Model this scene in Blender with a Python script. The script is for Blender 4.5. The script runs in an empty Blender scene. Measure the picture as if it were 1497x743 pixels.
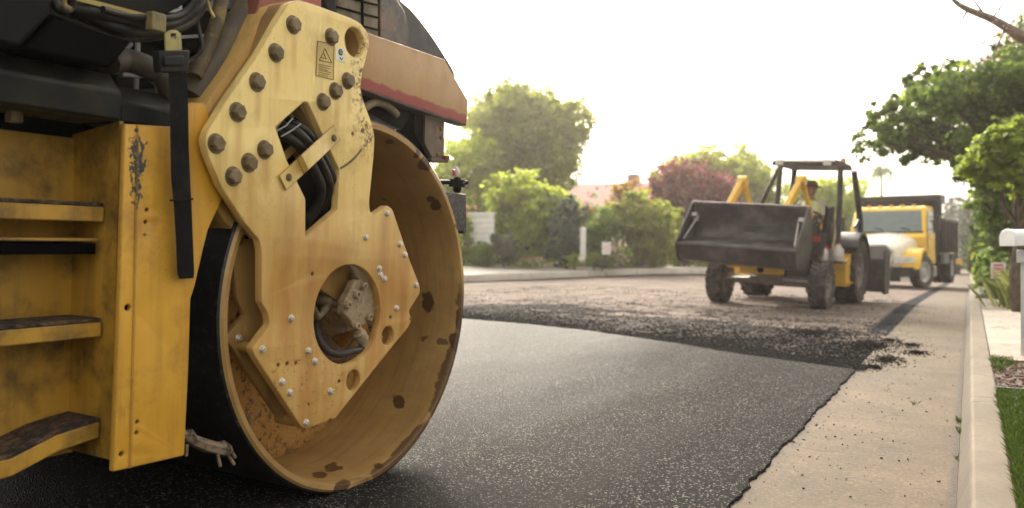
import bpy, bmesh, math, random
import numpy as np
from mathutils import Vector, Matrix
random.seed(7); rng = np.random.default_rng(7)
SC = bpy.context.scene; COL = SC.collection
PI = math.pi
R = math.radians
F = 1200.0; HY = 362.0; CX = 748.5; H = 0.95        # camera constants (pixels of the 1497 px wide photo)
YAW = R(29.15)

# ------------------------------------------------------------------ node helper
class M:
    def __init__(s, name):
        s.m = bpy.data.materials.new(name); s.m.use_nodes = True
        s.t = s.m.node_tree; s.b = s.t.nodes['Principled BSDF']; s.out = s.t.nodes['Material Output']
        s.co = s.t.nodes.new('ShaderNodeTexCoord').outputs['Object']
    def n(s, ty, ins=None, **kw):
        nd = s.t.nodes.new('ShaderNode' + ty)
        for k, v in kw.items(): setattr(nd, k, v)
        for k, v in (ins or {}).items():
            if hasattr(v, 'is_output') or isinstance(v, bpy.types.NodeSocket): s.t.links.new(v, nd.inputs[k])
            else: nd.inputs[k].default_value = v
        return nd
    def scale(s, v, co=None):
        return s.n('Mapping', {'Vector': co or s.co, 'Scale': v}).outputs[0]
    def noise(s, sc, det=4, rough=.55, co=None, dist=0):
        return s.n('TexNoise', {'Vector': co or s.co, 'Scale': sc, 'Detail': det, 'Roughness': rough, 'Distortion': dist}).outputs['Fac']
    def voro(s, sc, co=None, feature='F1', out='Distance'):
        return s.n('TexVoronoi', {'Vector': co or s.co, 'Scale': sc}, feature=feature).outputs[out]
    def ramp(s, f, a, b, lo=0., hi=1.):
        return s.n('MapRange', {'Value': f, 'From Min': a, 'From Max': b, 'To Min': lo, 'To Max': hi}).outputs[0]
    def math(s, op, a, b=0., c=0.):
        return s.n('Math', {0: a, 1: b, 2: c}, operation=op).outputs[0]
    def mix(s, f, a, b, mode='MIX'):
        nd = s.t.nodes.new('ShaderNodeMix'); nd.data_type = 'RGBA'; nd.blend_type = mode
        for k, v in ((0, f), (6, a), (7, b)):
            if isinstance(v, bpy.types.NodeSocket): s.t.links.new(v, nd.inputs[k])
            else: nd.inputs[k].default_value = (v if k == 0 else (*v, 1) if len(v) == 3 else v)
        return nd.outputs[2]
    def set(s, **kw):
        for k, v in kw.items():
            k = k.replace('_', ' ')
            if isinstance(v, bpy.types.NodeSocket): s.t.links.new(v, s.b.inputs[k])
            elif isinstance(v, tuple) and len(v) == 3: s.b.inputs[k].default_value = (*v, 1)
            else: s.b.inputs[k].default_value = v
        return s
    def bump(s, h, st=.3, dist=.01, prev=None):
        ins = {'Height': h, 'Strength': st, 'Distance': dist}
        if prev is not None: ins['Normal'] = prev
        o = s.n('Bump', ins).outputs[0]; s.t.links.new(o, s.b.inputs['Normal']); return o
    def sep(s, co=None): return s.n('SeparateXYZ', {0: co or s.co}).outputs
    def blobs(s, lst, ax=(0, 2), wob=.35, soft=.12, nsc=18):
        """irregular spots of a given place and size, seen in two object axes"""
        xyz = s.sep(); nz = s.noise(nsc, 3); tot = None
        for (a, b, ra, rb) in lst:
            da = s.math('DIVIDE', s.math('SUBTRACT', xyz[ax[0]], a), ra)
            db = s.math('DIVIDE', s.math('SUBTRACT', xyz[ax[1]], b), rb)
            r2 = s.math('SQRT', s.math('ADD', s.math('MULTIPLY', da, da), s.math('MULTIPLY', db, db)))
            r2 = s.math('ADD', r2, s.math('MULTIPLY', s.math('SUBTRACT', nz, .5), wob * 4))
            mk = s.ramp(r2, 1 - soft, 1 + soft, 1, 0)
            tot = mk if tot is None else s.math('MAXIMUM', tot, mk)
        return tot

def simple(name, col, rough=.6, metal=0., var=.25, sc=6, bump=0.0, bsc=60, spec=.5, dirt=None, dsc=3.5, dth=(.5, .7)):
    m = M(name); nz = m.noise(sc, 5)
    c = m.mix(m.ramp(nz, .3, .7), tuple(x * (1 - var) for x in col), tuple(min(1, x * (1 + var)) for x in col))
    if dirt: c = m.mix(m.ramp(m.noise(dsc, 6, .65), dth[0], dth[1]), c, dirt)
    m.set(Base_Color=c, Roughness=m.ramp(m.noise(sc * 2.3, 3), .3, .7, max(0, rough - .08), min(1, rough + .1)), Metallic=metal)
    m.b.inputs['Specular IOR Level'].default_value = spec
    if bump: m.bump(m.noise(bsc, 4), bump, .004)
    return m.m

# ------------------------------------------------------------------ mesh helper
class MB:
    def __init__(s): s.bm = bmesh.new()
    def face(s, vs): 
        try: return s.bm.faces.new(vs)
        except ValueError: return None
    def prism(s, pts, off):
        """pts: planar 3-D outline, off: extrusion vector"""
        off = Vector(off)
        a = [s.bm.verts.new(Vector(p)) for p in pts]; b = [s.bm.verts.new(Vector(p) + off) for p in pts]
        s.face(a); s.face(b[::-1]); n = len(pts)
        for i in range(n): s.face([a[i], b[i], b[(i + 1) % n], a[(i + 1) % n]])
        return s
    def box(s, c, sz, rot=None):
        c = Vector(c); h = Vector(sz) / 2; vs = []
        rm = rot if rot is not None else Matrix.Identity(3)
        for x in (-1, 1):
            for y in (-1, 1):
                for z in (-1, 1): vs.append(s.bm.verts.new(c + rm @ Vector((x * h.x, y * h.y, z * h.z))))
        for q in ((0, 1, 3, 2), (4, 6, 7, 5), (0, 4, 5, 1), (2, 3, 7, 6), (0, 2, 6, 4), (1, 5, 7, 3)): s.face([vs[i] for i in q])
        return s
    def bar(s, a, b, w, h, up=(0, 0, 1)):
        a, b = Vector(a), Vector(b); y = (b - a); L = y.length; y.normalize()
        x = y.cross(Vector(up)).normalized(); z = x.cross(y)
        return s.box((a + b) / 2, (w, L, h), Matrix((x, y, z)).transposed())
    def tube(s, path, r, seg=12, cap=True, closed=False):
        path = [Vector(p) for p in path]; rs = r if isinstance(r, (list, tuple)) else [r] * len(path)
        rings = []; prev = None; n = len(path)
        for i, p in enumerate(path):
            t = (path[min(i + 1, n - 1)] - path[max(i - 1, 0)])
            if t.length < 1e-9: t = Vector((0, 0, 1))
            t.normalize()
            if prev is None:
                prev = t.orthogonal().normalized()
            prev = (prev - t * prev.dot(t)).normalized(); q = t.cross(prev)
            rings.append([s.bm.verts.new(p + (prev * math.cos(2 * PI * k / seg) + q * math.sin(2 * PI * k / seg)) * rs[i]) for k in range(seg)])
        for a, b in zip(rings, rings[1:]):
            for k in range(seg): s.face([a[k], a[(k + 1) % seg], b[(k + 1) % seg], b[k]])
        if cap: s.face(rings[0][::-1]); s.face(rings[-1])
        return s
    def lathe(s, c, axis, prof, seg=48, a0=0., a1=2 * PI, closed=False):
        """prof: list of (distance along the axis, radius); closed: the profile is a loop"""
        c = Vector(c); ax = Vector(axis).normalized(); p = ax.orthogonal().normalized(); q = ax.cross(p)
        full = abs(a1 - a0 - 2 * PI) < 1e-6; ns = seg if full else seg + 1; rings = []
        for k in range(ns):
            an = a0 + (a1 - a0) * k / seg; dr = p * math.cos(an) + q * math.sin(an)
            rings.append([s.bm.verts.new(c + ax * h + dr * max(r, 1e-4)) for h, r in prof])
        m = len(prof)
        for k in range(seg):
            A, B = rings[k], rings[(k + 1) % ns]
            for i in range(m if closed else m - 1):
                j = (i + 1) % m
                s.face([A[i], A[j], B[j], B[i]])
        return s
    def sphere(s, c, r, seg=14, sc=(1, 1, 1)):
        mt = Matrix.Translation(Vector(c)) @ Matrix.Diagonal((*[r * x for x in sc], 1))
        bmesh.ops.create_uvsphere(s.bm, u_segments=seg, v_segments=max(6, seg // 2 + 2), radius=1, matrix=mt); return s
    def build(s, name, mat, parent=None, bev=0, smooth=True, ang=38, seg=2):
        bmesh.ops.remove_doubles(s.bm, verts=s.bm.verts, dist=1e-5)
        bmesh.ops.recalc_face_normals(s.bm, faces=s.bm.faces)
        me = bpy.data.meshes.new(name); s.bm.to_mesh(me); s.bm.free()
        o = bpy.data.objects.new(name, me); COL.objects.link(o)
        if isinstance(mat, (list, tuple)):
            for x in mat: me.materials.append(x)
        else: me.materials.append(mat)
        if smooth: me.shade_smooth(); me.set_sharp_from_angle(angle=R(ang))
        if bev:
            b = o.modifiers.new('bev', 'BEVEL'); b.width = bev; b.segments = seg; b.limit_method = 'ANGLE'; b.angle_limit = R(35)
        if parent: o.parent = parent
        return o

def tag(o, label=None, cat=None, group=None, kind=None):
    for k, v in (('label', label), ('category', cat), ('group', group), ('kind', kind)):
        if v: o[k] = v
    return o
def empty(name, loc=(0, 0, 0), rot=(0, 0, 0), label=None, cat=None, group=None, matrix=None):
    o = bpy.data.objects.new(name, None); COL.objects.link(o); o.empty_display_size = .2
    if matrix is not None: o.matrix_world = matrix
    else: o.location = loc; o.rotation_euler = rot
    return tag(o, label, cat, group)
def copy_tree(o, parent=None):
    c = o.copy(); COL.objects.link(c)
    if parent is not None: c.parent = parent
    for ch in [x for x in bpy.data.objects if x.parent == o]: copy_tree(ch, c)
    return c
def smoothpath(pts, n=6):
    """Catmull-Rom through the points"""
    P = [Vector(p) for p in pts]; P = [2 * P[0] - P[1]] + P + [2 * P[-1] - P[-2]]; out = []
    for i in range(1, len(P) - 2):
        for k in range(n):
            t = k / n
            out.append(.5 * ((2 * P[i]) + (P[i + 1] - P[i - 1]) * t + (2 * P[i - 1] - 5 * P[i] + 4 * P[i + 1] - P[i + 2]) * t * t + (3 * P[i] - P[i - 1] - 3 * P[i + 1] + P[i + 2]) * t ** 3))
    return out + [P[-2]]

# ------------------------------------------------------------------ road frame: x = u along the road, y = t towards its left side
ROADROT = PI / 2 - YAW
ROADM = Matrix.Rotation(ROADROT, 4, 'Z')
def G(u, t):
    e = t - .77
    z = .03 * min(e, 4.5) - .02 * max(0, min(e, 12) - 4.5) if e > 0 else .03 * max(e, -.75)
    s = min(u, 40) - 13
    if s > 0:
        k = min(1, max(0, (9.5 - t) / 4.5)); k = k * k * (3 - 2 * k)
        k2 = min(1, max(0, (u - 34) / 12)); k = max(k, k2 * k2 * (3 - 2 * k2))
        z -= .025 * k * (s * s / 8 if s < 4 else s - 2)
    return z
def W(u, t, h=0.): return ROADM @ Vector((u, t, G(u, t) + h))
def at(px, D, z=0.): return Vector(((px - CX) / F * D, D, z))
def ut(p):
    q = ROADM.inverted() @ Vector(p); return q.x, q.y
def zpx(py, D): return H - (py - HY) / F * D

# ------------------------------------------------------------------ materials
def m_fresh():
    m = M('fresh_asphalt')
    cells = m.voro(165, out='Color'); r = m.sep(cells)[0]
    fine = m.noise(260, 3, .7); big = m.noise(.9, 4)
    c = m.mix(m.ramp(fine, .35, .7), (.002, .002, .0022), (.012, .0118, .0115))
    g2 = m.sep(m.voro(240, out='Color')); gr = m.math('POWER', g2[1], 2.5); c = m.mix(m.math('MULTIPLY', gr, .9), c, (.035, .034, .032))
    c = m.mix(m.math('MULTIPLY', m.ramp(r, .88, .95), m.ramp(m.noise(1.7, 4, .6), .3, .7, .6, 1)), c, (.28, .265, .24))
    c = m.mix(m.ramp(big, .4, .65, 0, .35), c, (.02, .02, .021))
    lap = m.noise(1, 4, .6, co=m.scale((.12, 2.2, 1))); c = m.mix(m.ramp(lap, .45, .62, 0, .4), c, (.045, .043, .04))
    tt = m.sep()[1]; wet = m.math('ADD', tt, m.math('MULTIPLY', m.math('SUBTRACT', m.noise(1, 5, .6, co=m.scale((.35, 1.6, 1))), .5), 2.6))
    wet = m.ramp(wet, 1.3, 3.6)                                   # still wet from the drum spray beside the roller, dry towards the gutter
    m.set(Base_Color=c, Roughness=m.math('ADD', m.ramp(m.noise(120, 2), .3, .7, -.05, .08), m.ramp(wet, 0, 1, .82, .38)), Specular_IOR_Level=m.ramp(wet, 0, 1, .05, .03))
    b = m.bump(m.voro(150), 1., .007); m.bump(m.noise(45, 4, .7), .3, .004, b)
    return m.m
def m_rough():
    m = M('milled_road')
    u, t, _ = m.sep()
    ns = m.ramp(m.noise(1, 6, .7, co=m.scale((1.5, .8, 1)), dist=.6), .36, .64)
    fn = m.noise(22, 5, .8); md = m.ramp(m.noise(7, 6, .8), .36, .64); dust = m.ramp(m.noise(1.1, 5, .65, co=m.scale((1.6, .7, 1))), .4, .62)
    c = m.mix(m.ramp(fn, .3, .7), (.075, .061, .054), (.20, .165, .145))
    c = m.mix(m.math('MULTIPLY', dust, .7), c, (.30, .245, .205))
    c = m.mix(m.ramp(md, .45, .9, 0, .65), c, (.10, .085, .078))
    # loose black mix: thick by the joint, thinning away from it
    joint = m.math('MINIMUM', 7.88, m.math('MULTIPLY_ADD', t, .36, 6.5))
    dist = m.math('SUBTRACT', u, joint)
    near = m.ramp(dist, .5, 5.5, .62, .07)
    far = m.math('MULTIPLY', m.ramp(m.noise(.5, 3), .45, .6), .12)
    near = m.math('MAXIMUM', near, far)
    msk = m.ramp(m.math('ADD', m.math('ADD', m.math('MULTIPLY', ns, .40), m.math('MULTIPLY', md, .45)), near), .74, .86)
    # wheel tracks of loose mix and a tack strip beside the gutter
    strip = m.math('MULTIPLY', m.ramp(t, 1.06, .99), m.ramp(m.math('ADD', u, m.math('MULTIPLY', ns, 2)), 10.4, 11.2))
    # mat print of tyre lugs
    br = m.n('TexBrick', {'Vector': m.co, 'Scale': 9.0, 'Mortar Size': .03, 'Color1': (1, 1, 1, 1), 'Color2': (1, 1, 1, 1), 'Mortar': (0, 0, 0, 1)}).outputs['Fac']
    pr = m.math('MULTIPLY', br, m.math('MULTIPLY', m.ramp(m.noise(.7, 2), .45, .55), m.math('MULTIPLY', m.ramp(t, 1.2, 1.6), m.ramp(t, 4.2, 3.6))))
    pr = m.math('MULTIPLY', pr, m.math('MULTIPLY', m.ramp(u, 7.6, 8), m.ramp(u, 10, 9.3)))
    c = m.mix(msk, c, (.022, .021, .021))
    c = m.mix(strip, c, (.016, .018, .024))
    c = m.mix(m.math('MULTIPLY', pr, .55), c, (.33, .28, .25))
    m.set(Base_Color=c, Roughness=.9); m.b.inputs['Specular IOR Level'].default_value = .05
    b = m.bump(m.noise(70, 5, .75), .8, .012); m.bump(m.math('MULTIPLY', msk, m.noise(40, 3)), .8, .02, b)
    return m.m
def m_conc(name, a, b, bsc=90, joint=None, spots=True, crack=True, seam=False, face=None):
    m = M(name)
    c = m.mix(m.ramp(m.noise(2.2, 6, .65), .3, .7), a, b)
    c = m.mix(m.ramp(m.noise(60, 4, .7), .4, .75, 0, .45), c, tuple(x * .45 for x in a))
    c = m.mix(m.ramp(m.noise(.8, 5, .6), .5, .68, 0, .5), c, tuple(x * .55 for x in a))
    c = m.mix(m.ramp(m.noise(1, 5, .7, co=m.scale((.6, 3, 1))), .55, .75, 0, .45), c, tuple(x * .5 for x in a))
    if spots:
        r = m.sep(m.voro(38, out='Color'))[0]
        c = m.mix(m.math('MULTIPLY', m.ramp(r, .88, .9), m.ramp(m.voro(38), .28, .18)), c, (.03, .028, .025))
    if crack:
        cd = m.voro(.55, co=m.n('VectorMath', {0: m.co, 1: m.n('TexNoise', {'Vector': m.co, 'Scale': 2.5}).outputs['Color']}, operation='ADD').outputs[0], feature='DISTANCE_TO_EDGE')
        c = m.mix(m.ramp(cd, .006, .002, 0, .8), c, tuple(x * .3 for x in a))
    if seam:
        tt = m.math('ADD', m.sep()[1], m.math('MULTIPLY', m.math('SUBTRACT', m.noise(6, 4), .5), .05))
        c = m.mix(m.math('MULTIPLY', m.ramp(tt, .085, .06), m.ramp(m.noise(3, 3), .3, .5, .45, .9)), c, (.035, .028, .02))
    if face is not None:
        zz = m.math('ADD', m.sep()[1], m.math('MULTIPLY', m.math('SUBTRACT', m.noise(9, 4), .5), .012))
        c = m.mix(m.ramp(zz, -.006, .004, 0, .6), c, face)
    if seam:
        edge_t = m.math('ADD', m.sep()[1], m.math('MULTIPLY', m.math('SUBTRACT', m.noise(5, 5, .7), .5), .5))
        c = m.mix(m.math('MULTIPLY', m.ramp(edge_t, .68, .82), m.ramp(m.noise(17, 4, .7), .4, .6)), c, (.03, .026, .02))
        gn = m.noise(55, 4, .85); c = m.mix(m.ramp(gn, .52, .62, 0, .5), c, tuple(x * .35 for x in a)); c = m.mix(m.ramp(gn, .44, .36, 0, .35), c, tuple(min(1, x * 1.9) for x in b))
    if joint:
        u = m.sep()[0]; f = m.math('FRACT', m.math('DIVIDE', m.math('SUBTRACT', u, joint[0]), joint[1]))
        f = m.math('MULTIPLY', m.math('ABSOLUTE', m.math('SUBTRACT', f, .5)), joint[1])
        c = m.mix(m.ramp(f, joint[1] / 2 - .008, joint[1] / 2 - .004, 0, .8), c, (.05, .045, .035))
    m.set(Base_Color=c, Roughness=.85)
    bb = m.bump(m.noise(bsc, 5, .7), .5, .006); m.bump(m.noise(9, 4), .4, .012, bb)
    return m.m
def m_leaf(name, a, b, tr=.45, rough=.5):
    m = M(name)
    rnd = m.n('NewGeometry').outputs['Random Per Island']
    c = m.mix(rnd, a, b)
    c = m.mix(m.ramp(m.noise(.9, 3), .35, .65, 0, .55), c, tuple(x * .55 for x in a))
    m.set(Base_Color=c, Roughness=rough); m.b.inputs['Specular IOR Level'].default_value = .3
    tl = m.n('BsdfTranslucent', {'Color': m.mix(.5, c, tuple(min(1, x * 1.9) for x in b), 'MIX')})
    mx = m.n('MixShader', {0: tr, 1: m.b.outputs[0], 2: tl.outputs[0]})
    m.t.links.new(mx.outputs[0], m.out.inputs['Surface']); return m.m
HAZE = 0.0012; EXPO = 1.52
# ================================================================== GROUND
def sheet(name, us, ts, hfun, mat, thick=0.):
    """grid in the road frame; ts may be a function of u; hfun(u, t) = height over G"""
    me = bpy.data.meshes.new(name); vs = []; fs = []; nt = None
    for u in us:
        row = ts(u) if callable(ts) else ts; nt = len(row)
        for t in row: vs.append((u, t, G(u, t) + hfun(u, t)))
    for i in range(len(us) - 1):
        for j in range(nt - 1):
            a = i * nt + j; fs.append((a, a + nt, a + nt + 1, a + 1))
    me.from_pydata(vs, [], fs); me.materials.append(mat); me.shade_smooth()
    o = bpy.data.objects.new(name, me); COL.objects.link(o); o.matrix_world = ROADM
    tag(o, kind='structure')
    # faces must look up
    bm = bmesh.new(); bm.from_mesh(me)
    if bm.faces and sum(f.normal.z for f in bm.faces) < 0: bmesh.ops.reverse_faces(bm, faces=bm.faces)
    bm.to_mesh(me); bm.free(); me.shade_smooth(); return o
def frange(a, b, st):
    n = max(1, round((b - a) / st)); return [a + (b - a) * i / n for i in range(n + 1)]
US = frange(-14, 2, 1) + frange(2.2, 50, .3)[0:] + frange(52, 140, 3)
UFAR = frange(-14, 50, 1) + frange(52, 140, 4)
LK = [(-30, 32.9), (5, 18.0), (19.4, 12.05), (28.9, 8.1), (34, 6.9), (42, 6.3), (60, 6.0), (150, 6.0)]
def lkerb(u):
    for (a, ta), (b, tb) in zip(LK, LK[1:]):
        if a <= u <= b: return ta + (tb - ta) * (u - a) / (b - a)
    return LK[-1][1]
def lk(u): return sum(lkerb(u + k) for k in (-2, -1, 0, 1, 2)) / 5
JN = [(.7, 6.76), (.77, 6.78), (1.03, 6.84), (1.3, 6.92), (1.84, 7.1), (2.31, 7.35), (3.07, 7.63), (3.53, 7.79), (4.29, 7.88), (12, 7.9)]
def joint_u(t):
    for (a, ua), (b, ub) in zip(JN, JN[1:]):
        if a <= t <= b: return ua + (ub - ua) * (t - a) / (b - a)
    return JN[0][1] if t < .7 else JN[-1][1]
wob = [[random.random() for _ in range(4000)] for _ in range(2)]
def rough1(x, k=0):
    s = 0
    for fr, am in ((1.3, .4), (6, .3), (17, .3)):
        y = x * fr + 500 + k * 31; i = int(math.floor(y)); f = y - i; f = f * f * (3 - 2 * f)
        s += am * (wob[k % 2][i % 4000] * (1 - f) + wob[k % 2][(i + 1) % 4000] * f)
    return s - .5

earth = m_conc('earth', (.10, .085, .06), (.16, .13, .085), spots=False, crack=False)
# ground to the horizon
me = bpy.data.meshes.new('ground'); me.from_pydata([(x, y, -1.2) for x, y in ((-900, -900), (900, -900), (900, 900), (-900, 900))], [], [(0, 1, 2, 3)])
me.materials.append(earth); gr = bpy.data.objects.new('ground', me); COL.objects.link(gr); tag(gr, kind='structure')

road = sheet('milled_road_surface', frange(6.2, 13, .1) + frange(13.4, 50, .5) + frange(52, 140, 4), lambda u: [.72 + (lk(u) + .1 - .72) * k / 60 for k in range(61)],
             lambda u, t: -.012 + .008 * (rough1(u * 2.1 + t * 5, 1)) if t > .75 else -.012, m_rough())
fresh_m = m_fresh()
ul = frange(-6, 2, .5) + frange(2.1, 6.6, .035)
tl_ = [.77, .8, .84, .9] + frange(1, 4, .25) + frange(4.5, 14, .5)
fresh = sheet('fresh_asphalt_mat', frange(0, 1, 1 / 240), [0, 1], lambda u, t: 0, fresh_m)
bpy.data.objects.remove(fresh)
def fresh_mesh():
    nu = 300; ts = [.77, .79, .82, .88] + frange(1, 9, .04) + [12]; vs = []; fs = []
    for i in range(nu + 1):
        k = i / nu; k = 1 - (1 - k) ** 1.3
        for j, t in enumerate(ts):
            ue = joint_u(t) + .07 * rough1(t * 1.2, 1) + .02 * rough1(t * 7, 0); u = -8 + (ue + 8) * k
            tt = t + (.035 * rough1(u * 3.2, 0) + .015 * rough1(u * 13, 1) if j < 3 else 0)
            vs.append((u, tt, G(u, max(t, .77)) + .016 - (.004 if j == 0 else 0)))
    nt = len(ts)
    for i in range(nu):
        for j in range(nt - 1):
            a = i * nt + j; fs.append((a, a + nt, a + nt + 1, a + 1))
    # skirts: right side and far end
    base = len(vs)
    for i in range(nu + 1):
        v = vs[i * nt]; vs.append((v[0], v[1] - .012, v[2] - .03))
    for i in range(nu): fs.append((i * nt, base + i, base + i + 1, (i + 1) * nt))
    b2 = len(vs)
    for j in range(nt):
        v = vs[nu * nt + j]; vs.append((v[0] + .03, v[1], v[2] - .04))
    for j in range(nt - 1): fs.append((nu * nt + j, b2 + j, b2 + j + 1, nu * nt + j + 1))
    me = bpy.data.meshes.new('fresh_asphalt'); me.from_pydata(vs, [], fs); me.materials.append(fresh_m)
    bm = bmesh.new(); bm.from_mesh(me); bmesh.ops.recalc_face_normals(bm, faces=bm.faces)
    if sum(f.normal.z for f in bm.faces) < 0: bmesh.ops.reverse_faces(bm, faces=bm.faces)
    bm.to_mesh(me); bm.free(); me.shade_smooth(); me.set_sharp_from_angle(angle=R(40))
    o = bpy.data.objects.new('fresh_asphalt', me); COL.objects.link(o); o.matrix_world = ROADM; tag(o, kind='structure')
fresh_mesh()
gut_m = m_conc('gutter_concrete', (.055, .036, .017), (.122, .083, .042), joint=(3.675, 3.05), seam=True)
sheet('gutter', frange(-8, 2, .5) + frange(2.1, 16, .05) + frange(16.5, 40, .5) + frange(42, 140, 4), [.40 - .4 + .045, .12, .2, .4, .6, .7, .775],
      lambda u, t: 0. if t > .78 else .004 * rough1(u * .8 + t * 3, 0), gut_m)
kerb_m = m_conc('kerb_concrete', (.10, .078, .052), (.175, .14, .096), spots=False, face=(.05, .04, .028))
def kerb_profile_piece(mb, us, tfun, prof):
    rings = []
    for u in us:
        rings.append([mb.bm.verts.new((u, tfun(u) + dt, G(u, tfun(u)) + h)) for dt, h in prof])
    for a, b in zip(rings, rings[1:]):
        for k in range(len(prof) - 1): mb.face([a[k], b[k], b[k + 1], a[k + 1]])
    mb.face(rings[0]); mb.face(rings[-1][::-1])
def ground_build(mb, name, mat, ang=50):
    o = mb.build(name, mat, ang=ang); o.matrix_world = ROADM; return tag(o, kind='structure')
mb = MB(); u = -7.0
while u < 100:
    L = 3.05; st = .04 if u < 11 else .8
    us = [u + .004 + (L - .008) * k / max(2, int(L / st)) for k in range(max(2, int(L / st)) + 1)]
    def tf(x): return .05 + .004 * rough1(x * .9, 1) + .004 * rough1(x * 5.3, 0)
    pr = [(0, -.03), (-.012, .02), (-.052, .128), (-.058, .142), (-.068, .149), (-.12, .151), (-.178, .150), (-.187, .143), (-.19, .1), (-.19, -.05)]
    kerb_profile_piece(mb, us, tf, pr); u += L
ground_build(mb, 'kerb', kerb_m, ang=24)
# right verge: lawn, soil bed, brick paving, concrete path, planting ground
HV = .155
grass_base = simple('lawn_soil', (.05, .075, .02), .9, sc=20, bump=.4)
mulch = m_conc('mulch_soil', (.045, .026, .016), (.09, .055, .035), spots=False, crack=False, bsc=40)
path_m = m_conc('path_concrete', (.25, .22, .18), (.36, .32, .27), spots=False, joint=(8.2, 2.4))
def brick_mat():
    m = M('brick_paving'); br = m.n('TexBrick', {'Vector': m.co, 'Scale': 4.6, 'Color1': (.27, .13, .10, 1), 'Color2': (.22, .15, .12, 1), 'Mortar': (.16, .13, .11, 1), 'Mortar Size': .02})
    m.set(Base_Color=m.mix(m.ramp(m.noise(9), .3, .7, 0, .5), br.outputs[0], (.45, .36, .3)), Roughness=.85); m.bump(br.outputs['Fac'], .3, .004); return m.m
TR = [-.138, -.3, -.6, -1.2, -2.2, -4, -7]
def vh(u, t): return HV + .0 - .03 * 0 + max(0, -t - 1.5) * .03 - (.012 if t > -.13 else 0)
sheet('lawn_ground', frange(-8, 5.28, .3), TR, vh, grass_base)
sheet('planting_bed', frange(5.32, 7.0, .15), TR, lambda u, t: vh(u, t) - .02 + .03 * rough1(u * 2 + t * 7, 1), mulch)
sheet('brick_path', frange(7.0, 8.2, .3), TR, lambda u, t: vh(u, t) - .003, brick_mat())
sheet('driveway', frange(8.2, 12.5, .4), TR, lambda u, t: vh(u, t) - .003, path_m)
sheet('verge_ground', frange(12.5, 50, 1) + frange(52, 140, 4), TR[:-1] + [-8, -20, -60], vh, earth)
# left kerb, footway and bank
lk_m = m_conc('far_kerb_concrete', (.56, .5, .42), (.7, .63, .54), spots=False)
mb = MB(); usl = frange(-28, 60, .75) + frange(62, 140, 4)
kerb_profile_piece(mb, usl, lk, [(0, -.05), (.02, .17), (.04, .2), (.2, .2), (.2, 0)])
ground_build(mb, 'far_kerb', lk_m)
def sheet_off(name, offs, mat):
    ts = lambda u: [lk(u) + o for o, _ in offs]
    hs = {}
    vs = []; fs = []; nt = len(offs)
    for u in usl:
        for o_, h in offs: vs.append((u, lk(u) + o_, G(u, lk(u)) + h))
    for i in range(len(usl) - 1):
        for j in range(nt - 1): a = i * nt + j; fs.append((a, a + nt, a + nt + 1, a + 1))
    me = bpy.data.meshes.new(name); me.from_pydata(vs, [], fs); me.materials.append(mat)
    o = bpy.data.objects.new(name, me); COL.objects.link(o); o.matrix_world = ROADM
    bm = bmesh.new(); bm.from_mesh(me)
    if sum(f.normal.z for f in bm.faces) < 0: bmesh.ops.reverse_faces(bm, faces=bm.faces)
    bm.to_mesh(me); bm.free(); me.shade_smooth(); return tag(o, kind='structure')
sheet_off('footway', [(.19, .196), (1.0, .26), (2.2, .36)], m_conc('footway_concrete', (.5, .45, .38), (.64, .58, .5), spots=False))
sheet_off('bank', [(2.18, .35), (3, .42), (8, .6), (30, 1.2), (120, 2.5)], simple('bank_soil', (.07, .09, .035), .95, sc=3, dirt=(.1, .07, .04)))

me_s = []; vs = []; fs = []  # dark strip along the foot of the far kerb
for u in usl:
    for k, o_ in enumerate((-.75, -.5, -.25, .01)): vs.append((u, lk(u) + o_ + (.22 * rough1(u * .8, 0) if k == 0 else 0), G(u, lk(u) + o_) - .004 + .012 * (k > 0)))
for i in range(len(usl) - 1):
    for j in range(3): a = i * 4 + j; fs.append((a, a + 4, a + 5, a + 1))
me = bpy.data.meshes.new('dark_kerb_strip'); me.from_pydata(vs, [], fs); me.materials.append(simple('dark_strip', (.02, .019, .019), .95, var=.5, sc=8, spec=.04, bump=.6, bsc=40))
o = bpy.data.objects.new('dark_kerb_strip', me); COL.objects.link(o); o.matrix_world = ROADM; tag(o, kind='structure')
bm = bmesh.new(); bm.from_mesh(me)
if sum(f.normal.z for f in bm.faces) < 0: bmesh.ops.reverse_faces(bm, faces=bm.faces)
bm.to_mesh(me); bm.free(); me.shade_smooth()
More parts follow.
